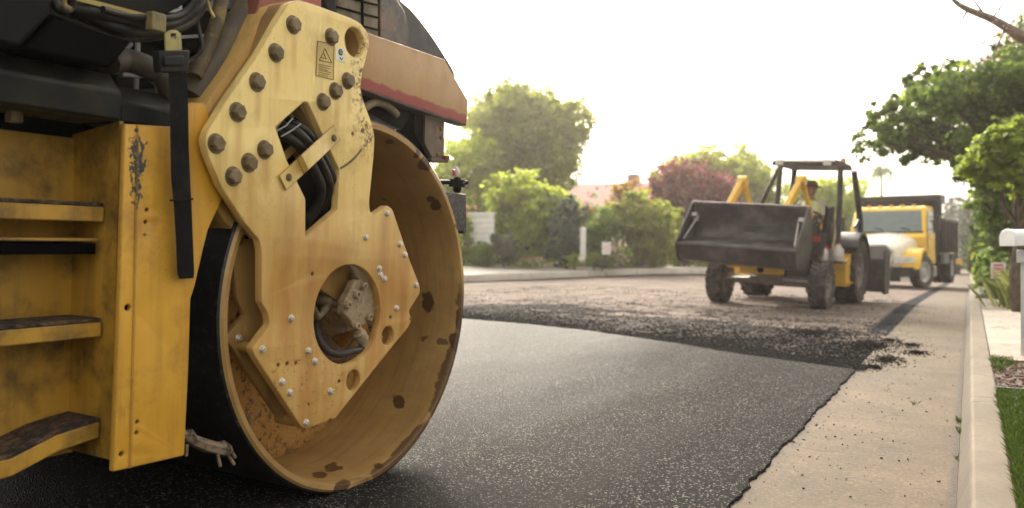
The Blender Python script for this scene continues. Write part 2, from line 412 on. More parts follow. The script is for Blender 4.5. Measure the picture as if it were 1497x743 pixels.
# ---------- loose asphalt along the joint (uncountable crumbs)
def crumbs(name, pts, mat):
    """pts: (u, t, h, r); squashed irregular lumps as one object"""
    ico = [(0, 0, -.7), (.72, -.53, -.45), (-.28, -.85, -.45), (-.89, 0, -.45), (-.28, .85, -.45), (.72, .53, -.45), (.28, -.85, .45), (-.72, -.53, .45), (-.72, .53, .45), (.28, .85, .45), (.89, 0, .45), (0, 0, .8)]
    fc = [(0, 1, 2), (1, 0, 5), (0, 2, 3), (0, 3, 4), (0, 4, 5), (1, 5, 10), (2, 1, 6), (3, 2, 7), (4, 3, 8), (5, 4, 9), (1, 10, 6), (2, 6, 7), (3, 7, 8), (4, 8, 9), (5, 9, 10), (6, 10, 11), (7, 6, 11), (8, 7, 11), (9, 8, 11), (10, 9, 11)]
    ico = np.array(ico); fc = np.array(fc); N = len(pts); P = np.array(pts)
    V = ico[None] * (1 + rng.uniform(-.35, .35, (N, 12, 3))); sc = P[:, 3][:, None, None] * rng.uniform(.6, 1.3, (N, 1, 3)); V = V * sc
    V[:, :, 2] *= .6
    a = rng.uniform(0, 6.28, N); c, s_ = np.cos(a)[:, None], np.sin(a)[:, None]
    X = V[:, :, 0] * c - V[:, :, 1] * s_; Y = V[:, :, 0] * s_ + V[:, :, 1] * c
    V = np.stack([X + P[:, 0][:, None], Y + P[:, 1][:, None], V[:, :, 2] + P[:, 2][:, None] + P[:, 3][:, None] * .25], -1).reshape(-1, 3)
    Fc = (fc[None] + (np.arange(N) * 12)[:, None, None]).reshape(-1, 3)
    me = bpy.data.meshes.new(name); me.from_pydata(V.tolist(), [], Fc.tolist()); me.materials.append(mat)
    o = bpy.data.objects.new(name, me); COL.objects.link(o); o.matrix_world = ROADM; return tag(o, kind='stuff')
crumb_m = simple('loose_asphalt', (.012, .0115, .0115), .95, var=.4, sc=30, spec=.04)
pts = []
for _ in range(42000):
    t = random.uniform(.7, 9.5) if random.random() < .75 else random.uniform(.7, 3)
    du = random.expovariate(1.5 if t > 1.8 else 1.3); ju = joint_u(max(t, .77)); u = ju + .01 + du
    cl = rough1(u * 1.1 + t * 3.7, 0) + rough1(t * .7, 1)
    if du > .5 and cl < -.05 and random.random() < .8: continue
    if random.random() < .25: du *= 3.2; u = ju + du
    r = random.choice((.003, .004, .005, .006, .008, .011))
    pts.append((u, t, G(u, t) - .012 + (.025 * math.exp(-du * 2)), r))
for _ in range(1100):
    u0, t0 = random.uniform(8.2, 17), random.uniform(1.1, 9); k = random.choice((3, 8, 20)); sp = random.uniform(.02, .12)
    if rough1(u0 * .6 + t0 * 2, 0) < -.02: continue
    for _ in range(k):
        u, t = u0 + random.gauss(0, sp), t0 + random.gauss(0, sp * 2.2)
        if t > .8: pts.append((u, t, G(u, t) - .012, random.choice((.004, .006, .008, .011))))
for cx_, cy_, rad, cnt in ((8.6, .85, .32, 2600), (7.6, .62, .16, 900), (8.3, .42, .12, 400), (8.9, .5, .12, 400), (7.1, .66, .07, 300), (9.2, .72, .12, 400), (9.3, 1.5, .5, 2600)):
    for _ in range(cnt):
        an = random.uniform(0, 6.28); q = rad * abs(random.gauss(0, .6)); u = cx_ + 2.2 * q * math.cos(an); t = cy_ + q * math.sin(an)
        pts.append((u, t, G(u, t) + random.uniform(0, .02) * max(0, 1 - q / rad), random.choice((.003, .004, .006, .009))))
crumbs('loose_asphalt', pts, crumb_m)
pts = []
for _ in range(900):
    u = random.uniform(2.2, 16); t = .77 - abs(random.gauss(0, .25)) if random.random() < .6 else random.uniform(.06, .77)
    if t > .06: pts.append((u, t, G(u, t) + .002, random.choice((.002, .003, .003, .004, .006))))
crumbs('grit_on_gutter', pts, crumb_m)
pts = []
for _ in range(1500):
    u = random.uniform(5.33, 6.98); t = -.135 - random.uniform(0, 1.6)
    pts.append((u, t, G(u, t) + HV - .015 + max(0, -t - 1.5) * .03, random.choice((.008, .012, .016))))
crumbs('mulch_chips', pts, simple('mulch_chip', (.09, .045, .028), .9, var=.5, sc=25))

# ---------- grass blades
def blades(name, pts, mat, kind='stuff', label=None):
    """pts: (x, y, z, height, lean) in the road frame"""
    N = len(pts); P = np.array(pts); a = rng.uniform(0, 6.28, N); w = P[:, 3] * .055 + .0012; l = P[:, 4] * P[:, 3]; b = rng.uniform(0, 6.28, N)
    dx, dy = np.cos(a) * w, np.sin(a) * w; lx, ly = np.cos(b) * l, np.sin(b) * l; z = P[:, 2]; h = P[:, 3]
    V = np.stack([np.stack([P[:, 0] - dx, P[:, 1] - dy, z], -1), np.stack([P[:, 0] + dx, P[:, 1] + dy, z], -1),
                  np.stack([P[:, 0] + dx * .7 + lx * .4, P[:, 1] + dy * .7 + ly * .4, z + h * .6], -1), np.stack([P[:, 0] + lx, P[:, 1] + ly, z + h], -1),
                  np.stack([P[:, 0] - dx * .7 + lx * .4, P[:, 1] - dy * .7 + ly * .4, z + h * .6], -1)], 1).reshape(-1, 3)
    Fc = (np.arange(5)[None] + (np.arange(N) * 5)[:, None])
    me = bpy.data.meshes.new(name); me.from_pydata(V.tolist(), [], Fc.tolist()); me.materials.append(mat)
    o = bpy.data.objects.new(name, me); COL.objects.link(o)
    return o
gl = m_leaf('grass_leaf', (.018, .034, .005), (.07, .11, .016), .3)
pts = []
for _ in range(42000):
    u = random.uniform(2.0, 5.27); t = -.138 - abs(random.random()) ** 1.3 * 1.1
    pts.append((u, t, G(u, t) + HV, random.uniform(.03, .06), random.uniform(.1, .9)))
o = blades('lawn_grass', pts, gl); o.matrix_world = ROADM; tag(o, kind='stuff')
pts = []
for cu, ct, rr, n_ in ((6.9, -.2, .12, 500), (6.5, -.17, .06, 120), (5.2, .055, .02, 26), (4.9, .045, .02, 22), (5.6, .3, .03, 12), (4.3, .05, .02, 12)):
    for _ in range(n_):
        u, t = random.gauss(cu, rr), random.gauss(ct, rr * .35); pts.append((u, t, G(u, t) + (HV - .01 if t < -.12 else 0), random.uniform(.012, .04), random.uniform(.3, 1.2)))
o = blades('weeds', pts, gl); o.matrix_world = ROADM; tag(o, kind='stuff')
mb = MB(); mb.box((5.3, -2.1, G(5.3, -2) + HV + .0), (.03, 3.94, .09)); o = mb.build('garden_edging', simple('black_edging', (.02, .02, .02), .5), bev=.004)
o.matrix_world = ROADM; tag(o, 'black plastic edging strip between the lawn and the mulch bed', 'edging')
# ================================================================== ROAD ROLLER (local frame: x along the road, y into the machine, z up; origin = drum centre)
A2 = R(29.1); LN = R(-1.9)
dU = Vector((math.sin(A2), math.cos(A2), 0)); n0 = Vector((-math.cos(A2), math.sin(A2), 0)); up = Vector((0, 0, 1))
uZ = up * math.cos(LN) + n0 * math.sin(LN); uW = n0 * math.cos(LN) - up * math.sin(LN)
RC = Vector((-.55, 3.11, H - .2165))
RM = Matrix((( dU.x, uW.x, uZ.x, RC.x), (dU.y, uW.y, uZ.y, RC.y), (dU.z, uW.z, uZ.z, RC.z), (0, 0, 0, 1)))
RI = RM.inverted(); CAML = RI @ Vector((0, 0, H))
def Q(px, py, w=0.):
    """the point of the machine's plane y = w seen at a pixel of the photograph, as (x, z)"""
    r = RI.to_3x3() @ Vector(((px - CX) / F, 1, -(py - HY) / F)); k = (w - CAML.y) / r.y; p = CAML + r * k
    return p.x, p.z
def Q3(px, py, w=0.): x, z = Q(px, py, w); return Vector((x, w, z))
def QL(pts, w): return [Q(a, b, w) for a, b in pts]

def paint(name, a, b, grime=(.16, .09, .035), gth=(.55, .78), streak=.4, rough=.42, chips=.0, extra=None, rust=.25, lower=None, edge=.8):
    m = M(name)
    c = m.mix(m.ramp(m.noise(2.5, 5, .6), .3, .7), a, b)
    st = m.noise(1, 5, .6, co=m.scale((14, 14, 1.1)))                 # runs
    c = m.mix(m.ramp(st, .5, .72, 0, streak), c, grime)
    c = m.mix(m.ramp(m.noise(5.5, 7, .68), gth[0], gth[1], 0, .75), c, grime)
    sp = m.ramp(m.voro(34, co=m.n('VectorMath', {0: m.co, 1: m.n('TexNoise', {'Vector': m.co, 'Scale': 9}).outputs['Color']}, operation='ADD').outputs[0]), .16, .1)
    c = m.mix(m.math('MULTIPLY', sp, m.ramp(m.noise(3.1, 4), .5, .62, 0, rust * 3)), c, (.05, .025, .012))
    # fine scratches
    sc = m.math('MAXIMUM', m.ramp(m.noise(1, 3, .6, co=m.scale((90, 90, 6))), .66, .71, 0, .5), m.ramp(m.noise(1, 3, .6, co=m.n('Mapping', {'Vector': m.co, 'Rotation': (0, R(50), 0), 'Scale': (110, 20, 5)}).outputs[0]), .66, .7, 0, .5))
    c = m.mix(m.math('MULTIPLY', sc, m.ramp(m.noise(4), .5, .6)), c, tuple(min(1, x * 1.5) for x in b))
    if lower is not None:                                        # runs, and the shade below the fold painted brown onto the lower sheet
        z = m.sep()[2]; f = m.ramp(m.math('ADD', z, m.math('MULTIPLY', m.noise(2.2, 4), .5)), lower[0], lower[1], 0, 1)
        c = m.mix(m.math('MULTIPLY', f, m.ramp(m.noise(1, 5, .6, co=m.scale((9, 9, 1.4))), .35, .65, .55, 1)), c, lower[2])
    if extra: c = extra(m, c)
    if edge:                                                     # paint worn through along the edges
        bv = m.n('Bevel', {'Radius': .007}, samples=4).outputs[0]; gn = m.n('NewGeometry').outputs['Normal']
        dt = m.n('VectorMath', {0: bv, 1: gn}, operation='DOT_PRODUCT').outputs['Value']
        ew = m.ramp(m.math('ADD', dt, m.math('MULTIPLY', m.noise(36, 5, .75), .16)), 1.055, 1.02, 0, edge)
        c = m.mix(ew, c, m.mix(m.noise(60), (.10, .05, .02), (.26, .15, .07)))
    m.set(Base_Color=c, Roughness=m.ramp(m.noise(8, 5), .3, .7, rough - .08, rough + .2))
    m.bump(m.noise(28, 6, .7), .12, .006)
    return m.m
WP = -.062                                   # outer face of the side plate
cream_a, cream_b = (.84, .60, .19), (.93, .74, .31)
def rust_edge(m, c):      # pitted, flaking patch by the lifting eye
    x, z = Q(545, 150, -.06); mk = m.blobs([(Q(530, 120, -.06)[0], Q(530, 120, -.06)[1], .06, .17), (Q(538, 190, -.06)[0], Q(538, 190, -.06)[1], .05, .09)], wob=.4, soft=.5)
    sp = m.math('MULTIPLY', mk, m.ramp(m.noise(42, 5, .75), .5, .58))
    c = m.mix(sp, c, (.14, .07, .03))
    runs = []
    for (px, py) in ((431, 36), (406, 77), (378, 120), (350, 164), (319, 210), (390, 219), (367, 238), (344, 258), (487, 54), (511, 118), (493, 133), (475, 149)):
        a, b = Q(px, py, WP); runs.append((a, b - .05 - .03 * random.random(), .012, .05 + .03 * random.random()))
    c = m.mix(m.math('MULTIPLY', m.blobs(runs, wob=.25, soft=.6, nsc=25), .5), c, (.55, .31, .06))
    lst = []
    for (px, py, rx, rz) in ((505, 372, .10, .05), (560, 360, .03, .14), (455, 420, .035, .2), (590, 440, .05, .05), (420, 330, .04, .1)):
        a, b = Q(px, py, WP); lst.append((a, b, rx, rz))
    c = m.mix(m.math('MULTIPLY', m.blobs(lst, wob=.5, soft=.7, nsc=7), .4), c, (.33, .17, .05))
    a, b = Q(480, 560, WP); fl = m.math('MULTIPLY', m.blobs([(a, b, .16, .13)], wob=.4, soft=.5), m.ramp(m.noise(38, 5, .8), .64, .68))
    c = m.mix(fl, c, (.9, .72, .42))
    a, b = Q(450, 560, WP); fl = m.math('MULTIPLY', m.blobs([(a, b, .2, .16)], wob=.4, soft=.5, nsc=9), m.ramp(m.noise(55, 5, .8), .60, .64))
    return m.mix(fl, c, (.12, .06, .025))
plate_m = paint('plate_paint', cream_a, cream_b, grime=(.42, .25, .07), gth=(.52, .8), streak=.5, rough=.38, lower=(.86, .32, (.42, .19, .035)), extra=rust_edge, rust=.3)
deep_m = paint('inner_plate_paint', (.30, .17, .045), (.40, .24, .07), streak=.6)
strip_m = paint('arm_paint', (.62, .38, .11), (.72, .46, .15), streak=.2)
def chip(m, c):
    a, b = Q(194, 235, 0), Q(192, 270, 0)
    mk = m.blobs([(a[0], a[1], .022, .075), (b[0], b[1], .018, .06)], wob=.7, soft=.06, nsc=45)
    mk = m.math('MULTIPLY', mk, m.ramp(m.noise(70, 4, .7), .42, .46))
    return m.mix(mk, c, (.035, .045, .04))
panel_m = paint('panel_paint', (.58, .29, .022), (.70, .39, .045), grime=(.22, .095, .018), gth=(.52, .8), streak=.45, rough=.4, extra=chip, rust=.3)
step_m = paint('step_bay_paint', (.40, .21, .022), (.54, .30, .035), grime=(.06, .035, .012), gth=(.47, .64), streak=.35, rough=.45, rust=.3)
def redband(m, c):
    x0, z0 = Q(527, 131, .01); x1, z1 = Q(682, 184, .01); s = (z1 - z0) / (x1 - x0); xyz = m.sep()
    h = m.math('SUBTRACT', m.math('SUBTRACT', xyz[2], z0), m.math('MULTIPLY', m.math('SUBTRACT', xyz[0], x0), s))
    h = m.math('ADD', h, m.math('MULTIPLY', m.math('SUBTRACT', m.noise(14, 5, .7), .5), .05))
    c = m.mix(m.ramp(h, .045, .035), c, (.30, .055, .045))
    return m.mix(m.ramp(h, .004, -.002), c, (.06, .05, .05))
beam_m = paint('beam_paint', (.36, .20, .075), (.46, .27, .11), grime=(.22, .11, .045), streak=.2, extra=redband, rust=.25)
black_m = simple('black_paint', (.004, .004, .004), .5, var=.4, sc=5, spec=.12, dirt=(.016, .013, .009), dth=(.52, .75))
rail_m = simple('dark_rail_paint', (.0035, .0045, .0035), .45, spec=.2, var=.5, sc=7, dirt=(.022, .02, .010), dsc=6, dth=(.5, .72))
dark_m = simple('machinery_black', (.002, .002, .002), .8, spec=.05)
hose_m = simple('hose_rubber', (.008, .0075, .008), .4, var=.4, sc=20, spec=.35, dirt=(.04, .034, .022), dsc=14, dth=(.5, .7))
bolt_m = simple('oiled_bolt', (.17, .125, .065), .5, metal=.3, var=.4, sc=30)
zinc_m = simple('zinc_bolt', (.62, .58, .5), .35, metal=.6, var=.2, sc=40)
pump_m = simple('dusty_casting', (.33, .25, .15), .75, var=.3, sc=24, dirt=(.13, .09, .05), dsc=22, dth=(.5, .65), bump=.4, bsc=80)
dust_m = simple('dusty_steel', (.20, .15, .09), .7, var=.35, sc=14, dirt=(.06, .045, .03), dsc=10)
steel_m = simple('worn_steel', (.35, .33, .30), .35, metal=.8, var=.3, sc=30)
strap_m = simple('webbing', (.010, .010, .011), .8, var=.3, sc=60, bump=.5, bsc=300, spec=.1, dirt=(.032, .026, .02), dsc=5)

roller = empty('road_roller', matrix=RM, label='large yellow road roller with rusty steel drum and bolted side plate on the fresh asphalt', cat='road roller')

def curve_plate(name, outer, holes, w0, w1, mat, parent, bev=.004):
    cu = bpy.data.curves.new(name, 'CURVE'); cu.dimensions = '2D'; cu.fill_mode = 'BOTH'
    for loop in [outer] + holes:
        sp = cu.splines.new('POLY'); sp.points.add(len(loop) - 1); sp.use_cyclic_u = True
        for p, q in zip(sp.points, loop): p.co = (q[0], q[1], 0, 1)
    cu.extrude = abs(w1 - w0) / 2 - bev; cu.bevel_depth = bev; cu.bevel_resolution = 2; cu.offset = -bev
    tmp = bpy.data.objects.new(name, cu); COL.objects.link(tmp); dg = bpy.context.evaluated_depsgraph_get(); dg.update()
    me = bpy.data.meshes.new_from_object(tmp.evaluated_get(dg)); bpy.data.objects.remove(tmp)
    me.name = name
    for v in me.vertices: v.co = (v.co.x, (w0 + w1) / 2 + v.co.z, v.co.y)
    bm = bmesh.new(); bm.from_mesh(me); bmesh.ops.remove_doubles(bm, verts=bm.verts, dist=1e-5); bmesh.ops.recalc_face_normals(bm, faces=bm.faces); bm.to_mesh(me); bm.free()
    me.materials.clear(); me.materials.append(mat); me.shade_smooth(); me.set_sharp_from_angle(angle=R(30))
    o = bpy.data.objects.new(name, me); COL.objects.link(o); o.parent = parent; return o
def circ(c, r, n=28): return [(c[0] + r * math.cos(2 * PI * k / n), c[1] + r * math.sin(2 * PI * k / n)) for k in range(n)]
def rounded(pts, r, n=4):
    out = []
    for i, p in enumerate(pts):
        p = Vector(p[:2]); a = Vector(pts[i - 1][:2]); b = Vector(pts[(i + 1) % len(pts)][:2])
        ra = min(r, (a - p).length * .45, (b - p).length * .45); A = p + (a - p).normalized() * ra; B = p + (b - p).normalized() * ra
        for k in range(n + 1):
            t = k / n; out.append(tuple(A * (1 - t) ** 2 + p * 2 * t * (1 - t) + B * t * t))
    return out

# ---- drum
def drum_hit(px, py):
    r = RI.to_3x3() @ Vector(((px - CX) / F, 1, -(py - HY) / F)); a = r.x ** 2 + r.z ** 2; b = 2 * (CAML.x * r.x + CAML.z * r.z); c = CAML.x ** 2 + CAML.z ** 2 - .66 ** 2
    k = (-b + math.sqrt(max(0, b * b - 4 * a * c))) / (2 * a); p = CAML + r * k
    return math.atan2(p.z, p.x), p.y
def drum_mat():
    m = M('drum_inside'); x, y, z = m.sep()
    c = m.mix(m.ramp(m.noise(2.4, 6, .65), .3, .7), (.34, .195, .062), (.58, .37, .14))
    c = m.mix(m.ramp(m.noise(1, 5, .6, co=m.scale((1.5, 14, 1.5))), .45, .75, 0, .5), c, (.42, .28, .12))
    sc = m.ramp(m.noise(1, 3, .6, co=m.scale((3, 60, 3))), .68, .73, 0, .35); c = m.mix(sc, c, (.5, .36, .2))
    ph0 = m.math('ARCTAN2', z, x); cv = m.n('CombineXYZ', {0: m.math('MULTIPLY', ph0, 1.2), 1: m.math('MULTIPLY', y, 34), 2: 0.}).outputs[0]
    c = m.mix(m.ramp(m.noise(1, 5, .65, co=cv), .5, .75, 0, .45), c, (.19, .10, .035)); cv2 = m.n('CombineXYZ', {0: m.math('MULTIPLY', ph0, 9), 1: m.math('MULTIPLY', y, 5), 2: 0.}).outputs[0]
    c = m.mix(m.ramp(m.noise(1, 4, .6, co=cv2), .5, .8, 0, .25), c, (.15, .08, .035))
    # dark oily run-off hanging from the lip and single spots
    ph = m.math('ARCTAN2', z, x)
    e = m.math('ADD', y, m.math('MULTIPLY', m.math('SUBTRACT', m.noise(6, 4, .6), .55), -.17))
    low = m.ramp(m.math('ABSOLUTE', m.math('ADD', ph, .75)), .95, .75)
    c = m.mix(m.math('MULTIPLY', m.math('MULTIPLY', m.ramp(e, .035, .022), low), .75), c, (.045, .02, .012))
    nz = m.noise(20, 3); tot = None
    for (px, py, rx, ry) in ((638, 300, 9, 8), (630, 291, 6, 5), (623, 241, 13, 9), (608, 229, 5, 4), (570, 207, 6, 3), (646, 262, 7, 6), (668, 330, 5, 9), (625.6, 439, 9, 14), (583, 588, 9, 10), (487, 684, 14, 6), (467, 695, 11, 4), (447, 703, 9, 3), (553, 681, 7, 4), (501, 709, 12, 3.5), (672, 470, 6, 16), (664, 500, 7, 14), (618, 640, 8, 8)):
        f0, y0 = drum_hit(px, py); f1, y1 = drum_hit(px + rx, py); f2, y2 = drum_hit(px, py + ry)
        a_ = m.math('MULTIPLY', m.math('SUBTRACT', ph, f0), 1); b_ = m.math('SUBTRACT', y, y0)
        det = (f1 - f0) * (y2 - y0) - (f2 - f0) * (y1 - y0)
        U_ = m.math('DIVIDE', m.math('SUBTRACT', m.math('MULTIPLY', a_, y2 - y0), m.math('MULTIPLY', b_, f2 - f0)), det)
        V_ = m.math('DIVIDE', m.math('SUBTRACT', m.math('MULTIPLY', b_, f1 - f0), m.math('MULTIPLY', a_, y1 - y0)), det)
        r2 = m.math('ADD', m.math('SQRT', m.math('ADD', m.math('MULTIPLY', U_, U_), m.math('MULTIPLY', V_, V_))), m.math('MULTIPLY', m.math('SUBTRACT', nz, .5), 1.6))
        mk = m.ramp(r2, .9, 1.1, 1, 0); tot = mk if tot is None else m.math('MAXIMUM', tot, mk)
    c = m.mix(m.math('MULTIPLY', tot, .85), c, (.06, .028, .016))
    vv = m.voro(5.2, co=m.n('VectorMath', {0: m.co, 1: m.n('VectorMath', {0: m.n('TexNoise', {'Vector': m.co, 'Scale': 14}).outputs['Color'], 'Scale': .09}, operation='SCALE').outputs[0]}, operation='ADD').outputs[0])
    c = m.mix(m.ramp(vv, .11, .09, 0, .7), c, (.07, .035, .02))
    # black rolling face outside
    geo = m.math('SQRT', m.math('ADD', m.math('MULTIPLY', x, x), m.math('MULTIPLY', z, z)))
    out = m.ramp(geo, .6915, .693)
    c = m.mix(out, c, m.mix(m.ramp(m.noise(40, 4, .7), .55, .75), (.012, .011, .011), (.09, .08, .07)))
    m.set(Base_Color=c, Roughness=m.mix(out, m.mix(m.noise(6), (.22,) * 3, (.42,) * 3), (.38, .38, .38)))
    m.b.inputs['Metallic'].default_value = .15
    m.bump(m.noise(35, 5, .7), .12, .005); return m.m
mb = MB()
mb.lathe((0, 0, 0), (0, 1, 0), [(.006, .690), (.0, .684), (.001, .668), (.012, .662), (.05, .660), (.46, .658), (.46, .62), (.48, .62), (.48, .40), (1.5, .40), (1.72, .66), (1.9, .66), (1.9, .69), (1.89, .70), (.012, .70)], seg=160, closed=True)
drum = mb.build('drum', drum_mat(), roller)
def web_mat():
    m = M('drum_web'); x, y, z = m.sep()
    c = m.mix(m.ramp(m.noise(3, 6, .7), .3, .7), (.44, .22, .05), (.62, .34, .09))
    c = m.mix(m.ramp(m.noise(34, 6, .8), .52, .6, 0, .85), c, (.07, .04, .02))
    c = m.mix(m.ramp(m.noise(6, 6, .7), .58, .64, 0, .8), c, (.12, .10, .08))
    m.set(Base_Color=c, Roughness=.75); m.bump(m.noise(50, 6, .8), .9, .01); return m.m
mb = MB(); mb.lathe((0, 0, 0), (0, 1, 0), [(.452, .657), (.44, .63), (.43, .60), (.43, .34), (.42, .33), (.40, .33), (.39, .32), (.39, .20), (.36, .19), (.36, .001), (.47, .001), (.47, .657)], seg=96)
web = mb.build('drum_web', web_mat(), drum)
mb = MB(); mb.lathe((0, 0, 0), (0, 1, 0), [(.37, .18), (.30, .175), (.29, .165), (.29, .12), (.20, .11), (.19, .10), (.19, .001)], seg=48)
mb.build('hub', dust_m, drum)
mb = MB()
for k in range(10):
    mb = MB(); a = 2 * PI * k / 10 + .2; mb.lathe((.265 * math.cos(a), .395, .265 * math.sin(a)), (0, -1, 0), [(0, .018), (.02, .018), (.02, .001)], 6); mb.build('web_bolt', bolt_m, drum)
pass

# ---- main side plate
O1 = [(421, 5), (437, 0), (458, 6), (512, 26), (528, 35), (538, 48), (540, 64), (536, 84), (530, 106), (527, 129), (533, 152), (543, 178), (548, 200), (547, 226), (543, 265), (540, 296), (541, 309), (546, 313), (553, 309), (566, 300), (574, 306), (599, 380), (614, 418), (614, 429), (598, 455), (602, 468), (597, 479), (578, 502), (489, 614), (482, 612), (480, 616), (447, 628), (441, 625), (372, 520), (368, 509), (394, 474), (392, 460), (382, 441), (382, 366), (379, 351), (357, 325), (323, 272), (304, 226), (299, 206), (303, 191), (335, 140), (378, 78), (408, 25)]
win = [(403, 186), (445, 149), (451, 151), (470, 193), (496, 248), (493, 306), (447, 346), (447, 291), (420, 235)]
def hole(px, py, r, n=24): return circ(Q(px, py, WP), r, n)
big = circ(Q(510, 460, WP), .178, 64)
holes = [rounded(QL(win, WP), .006, 2), big, hole(518.5, 62, .052, 32), hole(567, 491, .036), hole(516.5, 556, .037)]
for p in ((407, 534), (420, 532), (433, 531), (496, 558), (571, 464), (516, 196), (530, 191), (536, 184.5), (457, 401)): holes.append(hole(*p, .0065, 10))
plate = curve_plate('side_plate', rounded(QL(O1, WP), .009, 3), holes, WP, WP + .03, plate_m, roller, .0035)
# the slot and the welded box arm behind it
UPP = [(421, 5), (437, 0), (458, 6), (512, 26), (528, 35), (538, 48), (540, 64), (536, 84), (530, 106), (527, 129), (533, 152), (543, 178), (545, 210), (520, 225), (497, 240), (470, 193), (446, 150), (403, 186), (418, 235), (400, 330), (379, 351), (357, 325), (323, 272), (304, 226), (299, 206), (303, 191), (335, 140), (378, 78), (408, 25)]
def shrink(pts, dx): return [(a + dx if a < 405 else a, b) for a, b in pts]
def cut_eye(l, r=.052, w=WP): return [circ(Q(518.5, 62, w), r, 32)]
curve_plate('plate_spacer', QL(shrink(UPP, 13), WP), cut_eye(0), WP + .030, WP + .082, paint('slot_paint', (.30, .17, .05), (.42, .25, .08), streak=.5), roller, .001)
curve_plate('box_arm', QL(UPP, WP), [], WP + .082, WP + .19, strip_m, roller, .004)
curve_plate('inner_plate', rounded(QL([(372, 370), (398, 350), (470, 400), (560, 470), (560, 480), (489, 600), (447, 618), (441, 616), (372, 512), (362, 498), (392, 464), (380, 440)], WP), .01, 3), [circ(Q(510, 460, WP), .205, 48)], WP + .10, WP + .125, deep_m, roller, .003)
# stand-offs between both plates
for px, py in ((386, 511), (450, 619), (537, 347)):
    x, z = Q(px, py, WP); mb = MB(); mb.lathe((x, WP + .028, z), (0, 1, 0), [(0, .018), (.11, .018)], 12); mb.build('stand_off', deep_m, roller)
# red carrier behind the top of the plate
mb = MB(); mb.prism([Q3(a, b, .06) for a, b in ((372, 30), (388, -30), (470, -30), (470, 12), (425, 20), (392, 34))], (0, .12, 0))
mb.build('arm_cap', simple('red_primer', (.30, .08, .05), .6, dirt=(.2, .1, .05)), roller, bev=.004)

def hexbolt(name, x, z, w, r, h, mat, parent, washer=True, wdir=-1):
    mb = MB()
    if washer: mb.lathe((x, w, z), (0, wdir, 0), [(0, r * 1.25), (.003, r * 1.25), (.003, .0)], 20)
    ax = Vector((0, wdir, 0)); a0 = random.uniform(0, 1)
    ring0 = [mb.bm.verts.new((x + r * math.cos(a0 + k * PI / 3), w + wdir * .002, z + r * math.sin(a0 + k * PI / 3))) for k in range(6)]
    ring1 = [mb.bm.verts.new((x + r * math.cos(a0 + k * PI / 3), w + wdir * (h - r * .18), z + r * math.sin(a0 + k * PI / 3))) for k in range(6)]
    ring2 = [mb.bm.verts.new((x + r * .8 * math.cos(a0 + k * PI / 3), w + wdir * h, z + r * .8 * math.sin(a0 + k * PI / 3))) for k in range(6)]
    for A, B in ((ring0, ring1), (ring1, ring2)):
        for k in range(6): mb.face([A[k], A[(k + 1) % 6], B[(k + 1) % 6], B[k]])
    mb.face(ring2)
    return mb.build(name, mat, parent, bev=.0012, ang=20)
for p in ((431.6, 36), (487, 54), (406, 77), (378.5, 120), (511, 118), (493, 133), (475, 149), (350, 164), (319, 210), (390, 219), (367, 238), (344, 258)):
    x, z = Q(*p, WP - .01); hexbolt('bolt', x, z, WP + .001, .0245, .022, bolt_m, roller)
for p in ((537, 347), (587, 357.5), (594, 373), (556.5, 393), (564, 408), (610, 417), (581.6, 451), (428, 466), (453, 513.6), (462.7, 529), (386, 511.5), (414.7, 559), (426, 575), (485.6, 573), (450, 619), (568, 312), (558, 402)):
    x, z = Q(*p, WP - .008); hexbolt('small_bolt', x, z, WP + .001, .0105, .011, zinc_m, roller)
x, z = Q(600, 466, WP); hexbolt('small_bolt', x, z, WP + .001, .008, .004, bolt_m, roller, washer=False)
x, z = Q(344, 494, .05); hexbolt('small_bolt', x, z, .036, .0105, .011, zinc_m, roller)
# weld bead at the fold of the plate
mb = MB(); mb.tube(smoothpath([Q3(a, b, WP - .001) for a, b in ((498, 246), (510, 238), (520, 229), (528, 219))]), .004, 6); mb.build('weld_seam', dust_m, plate)
# data labels
def decal(name, quad, w, mat, parent):
    mb = MB(); mb.prism([Q3(a, b, w) for a, b in quad], (0, .0012, 0)); return mb.build(name, mat, parent, smooth=False)
lab = decal('warning_label', [(464.5, 60), (488.5, 65), (487.5, 116.5), (462, 110)], WP - .0014, simple('label_film', (.55, .40, .13), .4, dirt=(.3, .2, .07)), plate)
ink = simple('label_ink', (.16, .10, .035), .6)
mb = MB(); w_ = WP - .0022
mb.tube([Q3(a, b, w_) for a, b in ((467, 88), (475, 71), (485, 92), (467, 88))], .0016, 5)
mb.tube([Q3(a, b, w_) for a, b in ((473, 78), (477, 86), (470, 84))], .0014, 5)
for k in range(6): mb.tube([Q3(466, 94 + k * 2.9, w_), Q3(484 - (k % 3) * 2.5, 97.6 + k * 2.9, w_)], .0010, 4)
mb.tube([Q3(a, b, w_) for a, b in ((464.5, 60), (488.5, 65), (487.5, 116.5), (462, 110), (464.5, 60))], .0012, 5)
mb.build('label_print', ink, lab)
lab = decal('round_sticker', [(491, 69), (504.5, 71.5), (504.5, 92), (491, 88)], WP - .0014, simple('white_film', (.75, .72, .62), .4), plate)
mb = MB(); x, z = Q(498, 76.5, w_); mb.lathe((x, w_ + .0006, z), (0, -1, 0), [(0, .011), (.001, .011), (.001, .001)], 20)
mb.tube([Q3(a, b, w_) for a, b in ((497, 84), (499, 87.5), (501, 85.5))], .0018, 5); mb.build('sticker_print', simple('sticker_ink', (.02, .02, .02), .5), lab)
mb = MB(); mb.tube([Vector((x + .005 * math.cos(a), w_ - .0012, z + .005 * math.sin(a))) for a in [k * .7 for k in range(10)]], .001, 5); mb.build('sticker_symbol', simple('white_ink', (.7, .68, .6), .5), lab)

